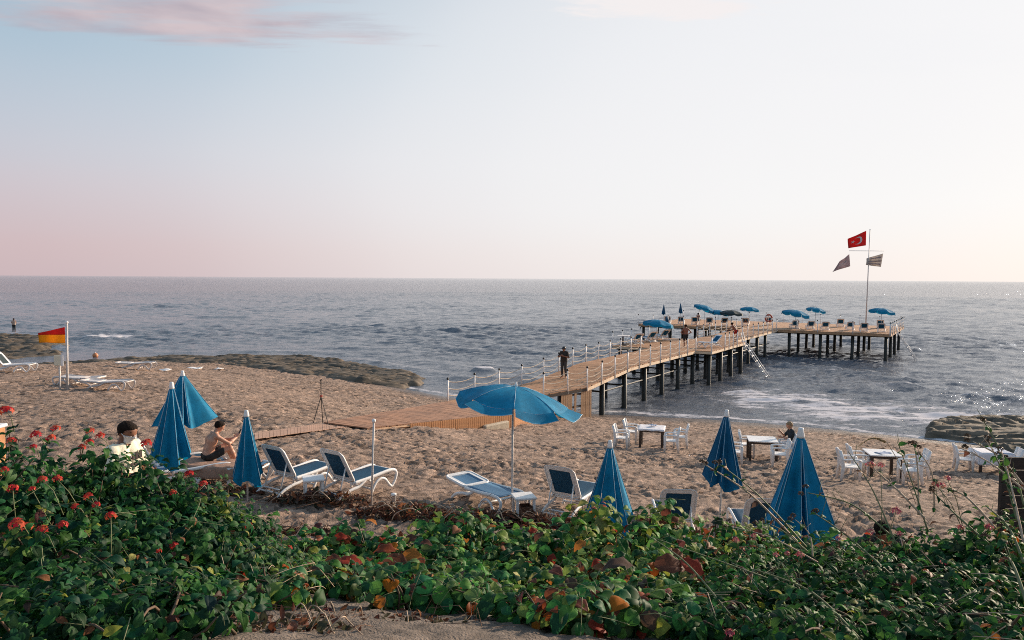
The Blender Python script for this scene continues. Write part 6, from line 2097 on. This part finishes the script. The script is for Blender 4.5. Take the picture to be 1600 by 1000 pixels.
for i, (lb, dm, sz, nl, rd, lm) in enumerate(CREEP):
    big = []

    def extra(lv, o, r, t, i=i, dm=dm):
        # the few large withered leaves, each an object
        spots = {1: [(548, 868, 6.5, .26, 0), (612, 872, 6.4, .27, 0), (582, 890, 6.3, .24, 3), (625, 895, 6.2, .25, 1), (518, 868, 6.6, .17, 2), (640, 862, 6.6, .2, 2), (600, 850, 6.8, .2, 1), (530, 890, 6.4, .16, 0)], 6: [(965, 872, 5.6, .24, 3), (1050, 874, 5.5, .24, 0), (1085, 880, 5.5, .22, 0), (1020, 940, 4.7, .17, 0), (940, 972, 4.3, .15, 0), (925, 978, 4.3, .15, 1), (985, 930, 4.8, .13, 1)],
                 3: [(905, 845, 6.4, .13, 2), (700, 905, 5.7, .15, 3)], 2: [(532, 832, 7.3, .13, 0), (640, 835, 7.3, .13, 1)], 7: [(1150, 905, 5.6, .14, 1), (1180, 840, 7.2, .12, 2), (1060, 858, 6.5, .13, 3)], 12: [(630, 958, 4.7, .17, 3), (590, 970, 4.7, .1, 3)], 9: [(520, 865, 6.5, .14, 0)]}.get(i, [])
        for (px, py, D_, s, ci) in spots:
            p = at_y(px, py + 6, D_); s = s * 1.12
            ax = np.array([r.choice([-1, 1]) * r.uniform(.5, 1), r.uniform(-.7, .3), r.uniform(-.2, .35)]); nm = np.array([r.normal(0, .45), r.uniform(-.9, -.1), 1.0])
            ob = single_leaf(t, o, 'broad', p - ax / np.linalg.norm(ax) * s * .5, ax, nm, s, (RED if r.random() < .6 else RUST)[ci % 4])
            ob['label'] = 'large withered leaf, red to rust brown'
    domes = [dome_px(*q, (34 if 925 < q[0] < 1120 and q[1] > 7 else 22) if q[0] > 860 and q[1] > 6 else 12) for q in dm]
    tt, pos_, out_, o_ = bush('creeper', lb, domes, int(nl * .85), 'creeper' if i % 3 else 'creeper_flat', sz * 1.36, CP, 200 + i, group=GCR, cat='creeper', nparts=170, extra=extra, droop=.55, rosette=7, stems=30, shell=(.62, 1.02), red=rd, lime=lm)

# ---- straggling pink-flowered shrubs on the right, with long bare stems
GRB = 'straggling pink-flowered shrubs on the bank'


def long_stem(t, o, px0, py0, D0, px1, py1, D1, seed, nl=7, head=None, thick=.006, bow=.08, mt='stem_green', lsize=.075):
    r = np.random.default_rng(seed)
    a = at_y(px0, py0, D0) - o; b = at_y(px1, py1, D1) - o
    mid = (a + b) / 2 + np.array([0, 0, bow]) + r.normal(0, .02, 3)
    pts = crv([a, mid, b], 6)
    mb = MB(); k = len(pts); mb.tube(pts, [1.4 * thick * (1 - .6 * i / (k - 1)) for i in range(k)], 5)
    # short side twigs near the end
    for j in range(3):
        u = int(k * (.55 + .14 * j)); q = Vector(pts[min(u, k - 2)]); d = Vector(r.normal(0, 1, 3)) * .05 + Vector((0, 0, .06)); mb.tube([q, q + d], .0022, 4)
    mb.build('long_stem', M[mt], t, True)
    for j in range(nl):
        u = r.uniform(.15, 1.0); q = np.array(pts[min(int(u * (k - 1)), k - 1)])
        ax = r.normal(0, 1, 3) + np.array([0, 0, .2]); nm = np.array([0, -.3, 1]) + r.normal(0, .4, 3)
        single_leaf(t, o, 'lantana', q + o, ax, nm, lsize * r.uniform(.55, 1.1), GREEN[int(r.integers(6))] if r.random() < .75 else RUST[int(r.integers(4))])
    if head == 'pink': flower_head(t, o, b + o, .038, PINKF, seed)
    if head == 'dry':
        for j in range(2): flower_head(t, o, b + o + r.normal(0, .025, 3), .026, [(.055, .035, .02), (.09, .05, .03), (.04, .03, .02)], seed + j)


RS = [
    ('pink-flowered straggling shrub with a long bare stem crossing the leaning umbrella', [(1180, 6.2, 880, .55), (1150, 5.4, 915, .5), (1210, 5.2, 920, .5), (1120, 4.6, 965, .42), (1190, 4.4, 965, .45)], 3000,
     [(1245, 846, 6.0, 1100, 725, 6.2, 14, 'dry', .008), (1260, 855, 5.8, 1120, 722, 6.1, 6, 'dry', .006), (1300, 940, 5.0, 1020, 840, 5.4, 8, None, .006), (1280, 880, 5.6, 1130, 820, 5.9, 6, 'dry', .005), (1140, 960, 4.4, 1010, 835, 5.2, 5, None, .006), (1262, 862, 5.7, 1190, 815, 5.9, 3, 'dry', .005), (1270, 870, 5.6, 1243, 812, 5.8, 3, 'dry', .005)],
     [(1178, 838, 6.2, .035), (1150, 845, 6.0, .035), (1045, 925, 4.8, .03), (985, 963, 4.4, .035), (1140, 990, 4.0, .035), (1212, 868, 5.6, .03)]),
    ('pink-flowered shrub spreading across the bottom below the largest umbrella', [(1290, 6.0, 872, .55), (1340, 5.4, 890, .55), (1270, 5.0, 915, .5), (1330, 4.5, 950, .5), (1270, 4.0, 985, .45)], 3200,
     [(1445, 810, 5.6, 1360, 728, 5.9, 8, 'pink', .008), (1400, 850, 5.4, 1325, 705, 5.9, 3, None, .005), (1390, 835, 5.5, 1262, 770, 5.9, 6, 'dry', .006), (1435, 805, 5.8, 1428, 690, 6.0, 5, 'dry', .007), (1400, 905, 5.0, 1270, 800, 5.6, 9, 'dry', .006), (1345, 1000, 3.9, 1180, 890, 4.4, 5, None, .006)],
     [(1400, 800, 5.7, .05), (1360, 832, 5.5, .035), (1376, 728, 5.9, .035), (1230, 866, 5.6, .03), (1250, 868, 5.4, .04), (1310, 842, 5.9, .03)]),
    ('tall pink-flowered shrub with stems leaning over in front of the dark fence', [(1430, 6.0, 855, .55), (1490, 5.8, 845, .55), (1400, 5.0, 900, .55), (1470, 4.8, 905, .55), (1420, 4.2, 965, .5)], 3400,
     [(1555, 825, 5.6, 1470, 760, 5.9, 7, 'pink', .008), (1450, 830, 5.7, 1402, 690, 6.0, 3, None, .005), (1545, 850, 5.4, 1455, 765, 5.8, 9, 'dry', .007), (1600, 760, 5.6, 1520, 690, 5.9, 5, 'dry', .007), (1590, 815, 5.4, 1545, 690, 6.0, 8, 'dry', .007), (1580, 760, 5.6, 1535, 655, 6.0, 5, 'dry', .006), (1460, 800, 5.9, 1435, 705, 6.0, 4, 'dry', .006)],
     [(1462, 757, 5.9, .04), (1480, 748, 5.8, .035), (1405, 835, 5.6, .035), (1500, 825, 5.7, .035), (1545, 825, 5.5, .04)]),
    ('pink-flowered shrub with drooping grass tufts filling the corner by the fence', [(1570, 5.8, 815, .5), (1600, 5.3, 850, .5), (1550, 5.0, 890, .55), (1600, 4.4, 925, .5), (1530, 4.2, 960, .5), (1600, 3.8, 985, .45)], 3600,
     [(1600, 850, 5.0, 1565, 705, 5.6, 8, 'dry', .007), (1600, 880, 4.8, 1540, 790, 5.4, 6, None, .008), (1600, 790, 5.4, 1575, 735, 5.7, 5, 'dry', .006), (1600, 765, 5.4, 1500, 700, 5.9, 5, 'dry', .006), (1610, 960, 4.0, 1575, 870, 4.4, 4, None, .009)],
     [(1570, 850, 5.4, .03), (1475, 880, 5.0, .03)]),
]
for i, (lb, dm, nl, stems_, fl) in enumerate(RS):
    domes = [dome_px(*q, 32) for q in dm]
    tt, pos_, out_, o_ = bush('straggling_shrub', lb, domes, int(nl * .74), 'lantana', .118, np.concatenate([GREEN, GREEN * .8]), 300 + i, fl, PINKF, GRB, 'shrub', 230, None, .5, 6, 45, .04, (.6, 1.03), .012, .07)
    for j, (a, b, c, d, e, f, nlv, hd, th) in enumerate(stems_):
        long_stem(tt, o_, a, b, c, d, e, f, 400 + 20 * i + j, nlv, hd, th, .05, 'stem_green' if j % 3 else 'twig_pale')

# a foxtail grass spike lying across the corner and one by the napkin table
for (px0, py0, D0, px1, py1, D1, L, lb) in ((1540, 940, 4.3, 1586, 935, 4.6, .26, 'arching pale grass spike low in the corner of pink-flowered shrubs'), (1385, 690, 5.9, 1350, 697, 5.9, .22, 'drooping pale grass spike rising before the bare rock slab')):
    a = at_y(px0, py0 + 40, D0) + np.array([-.5 if px0 > 1500 else .25, 0, -.3]); b = at_y(px0, py0, D0); c = at_y(px1, py1, D1)
    t = thing('grass_spike', lb, 'grass', tuple(a))
    mb = MB(); mb.tube(crv([(0, 0, 0), (b - a) * .55 + np.array([0, 0, .04]), b - a], 5), .003, 5); mb.build('stalk', M['twig_pale'], t, True)
    n = 260; r = np.random.default_rng(int(px0)); u = r.uniform(0, 1, n)
    ctr = (b - a) + (c - b)[None] * u[:, None] * (L / np.linalg.norm(c - b)) + np.array([0, 0, .05]) * np.sin(u * 3)[:, None]
    dd = r.normal(size=(n, 3)); dd /= np.linalg.norm(dd, axis=1)[:, None]; dirv = (c - b) / np.linalg.norm(c - b)
    lv = Leaves(); v, f, cc = batch(LT['slim'], ctr, dd * .8 + dirv, dd + .2, np.full(n, .024) * (1 - .5 * u), np.tile(np.array([.42, .32, .18]), (n, 1))); lv.add(v, f, cc); lv.build('spike', t, kind=None)

# ---- dry brush lying between loungers and green plants
GD = 'heaps of dry brush at the foot of the bank'


def brush(label, px, py, rx, ry, hgt, n, seed, pale=6, rust=.8, fine=1.0):
    r = np.random.default_rng(seed)
    p = ground(px, py); t = thing('dry_brush', label, 'dry brush', tuple(p), 0, GD); o = np.array(p)
    th = r.uniform(0, 6.28, n); q = np.sqrt(r.random(n)); x = rx * q * np.cos(th); y = ry * q * np.sin(th)
    z = np.array([gz(o[0] + a, o[1] + b) for a, b in zip(x, y)]) - o[2] + hgt * (1 - q ** 2) * r.uniform(.05, 1, n)
    P_ = np.stack([x, y, z], -1); ax = r.normal(size=(n, 3)) * np.array([1, .8, .6]); nm = r.normal(size=(n, 3)) + np.array([0, -.3, .5])
    sz = r.uniform(.05, .15, n) * fine; tint = np.where((r.random(n) < rust)[:, None], RUST[r.integers(4, size=n)] * r.uniform(.5, 1.2, n)[:, None], np.array([.05, .045, .025]))
    big = np.argsort(-sz)[:24]; sg = np.zeros(n, bool); sg[big] = True
    for i in big: single_leaf(t, o, 'broad', P_[i] + o, ax[i], nm[i], float(sz[i] * 1.25), np.round(tint[i] / .03) * .03 + .01)
    lv = Leaves(); m_ = ~sg
    half = m_ & (r.random(n) < .5)
    v, f, c = batch(LT['broad'], P_[half], ax[half], nm[half], sz[half], tint[half]); lv.add(v, f, c)
    h2 = m_ & ~half
    v, f, c = batch(LT['slim'], P_[h2], ax[h2], nm[h2], sz[h2] * 1.6, tint[h2]); lv.add(v, f, c)
    lv.build('dead_leaves', t)
    mb = MB()
    for i in range(int(60 * rx)):
        a = np.array([r.uniform(-rx, rx), r.uniform(-ry, ry), .03]); a[2] = gz(o[0] + a[0], o[1] + a[1]) - o[2] + r.uniform(0, hgt * .9)
        d = r.normal(size=3) * np.array([.35, .2, .12]) * fine; mb.tube([a, a + d * .5 + r.normal(0, .03, 3), a + d], [.006 * fine, .005 * fine, .003 * fine], 4)
    mb.build('twig', M['twig'], t, kind='stuff')
    for i in range(pale):
        a = np.array([r.uniform(-rx, rx) * .8, r.uniform(-ry, 0), hgt * .7]); d = np.array([r.uniform(-.7, .7), r.uniform(-.2, .2), 0]) * fine
        w = MB(); w.tube(crv([a, a + d * .4 + np.array([0, 0, .12]), a + d * .8 + r.normal(0, .05, 3), a + d * 1.1 + np.array([0, 0, -.08])], 4), .009 * fine, 5); w.build('dry_stem', M['twig_pale'], t, True)


brush('dark dry brush piled below the two raised loungers', 500, 784, 1.15, .26, .22, 380, 1, 3)
brush('russet dry brush with pale arching stems right of the curled-frame lounger', 640, 806, 1.1, .45, .26, 520, 2, 10)
brush('russet dead leaves below the flat lounger under the open umbrella', 765, 818, .95, .40, .30, 520, 3, 3, .95)
brush('reddish dry brush between the brown crate and raised lounger', 860, 824, .8, .35, .28, 380, 4, 3, .95)
brush('low dry leaves strewn in front of the sandy hollow', 470, 834, .9, .16, .10, 200, 5, 3)
brush('dark litter of dry leaves beneath the slim closed umbrella', 350, 770, .8, .3, .10, 240, 6, 3)
brush('dry litter on the bare soil path among roots', 600, 968, .75, .25, .03, 320, 7, 4, .6, .42)
brush('dry litter below the dark shrub at the bottom of the photograph', 400, 975, .6, .3, .03, 300, 8, 4, .5, .42)
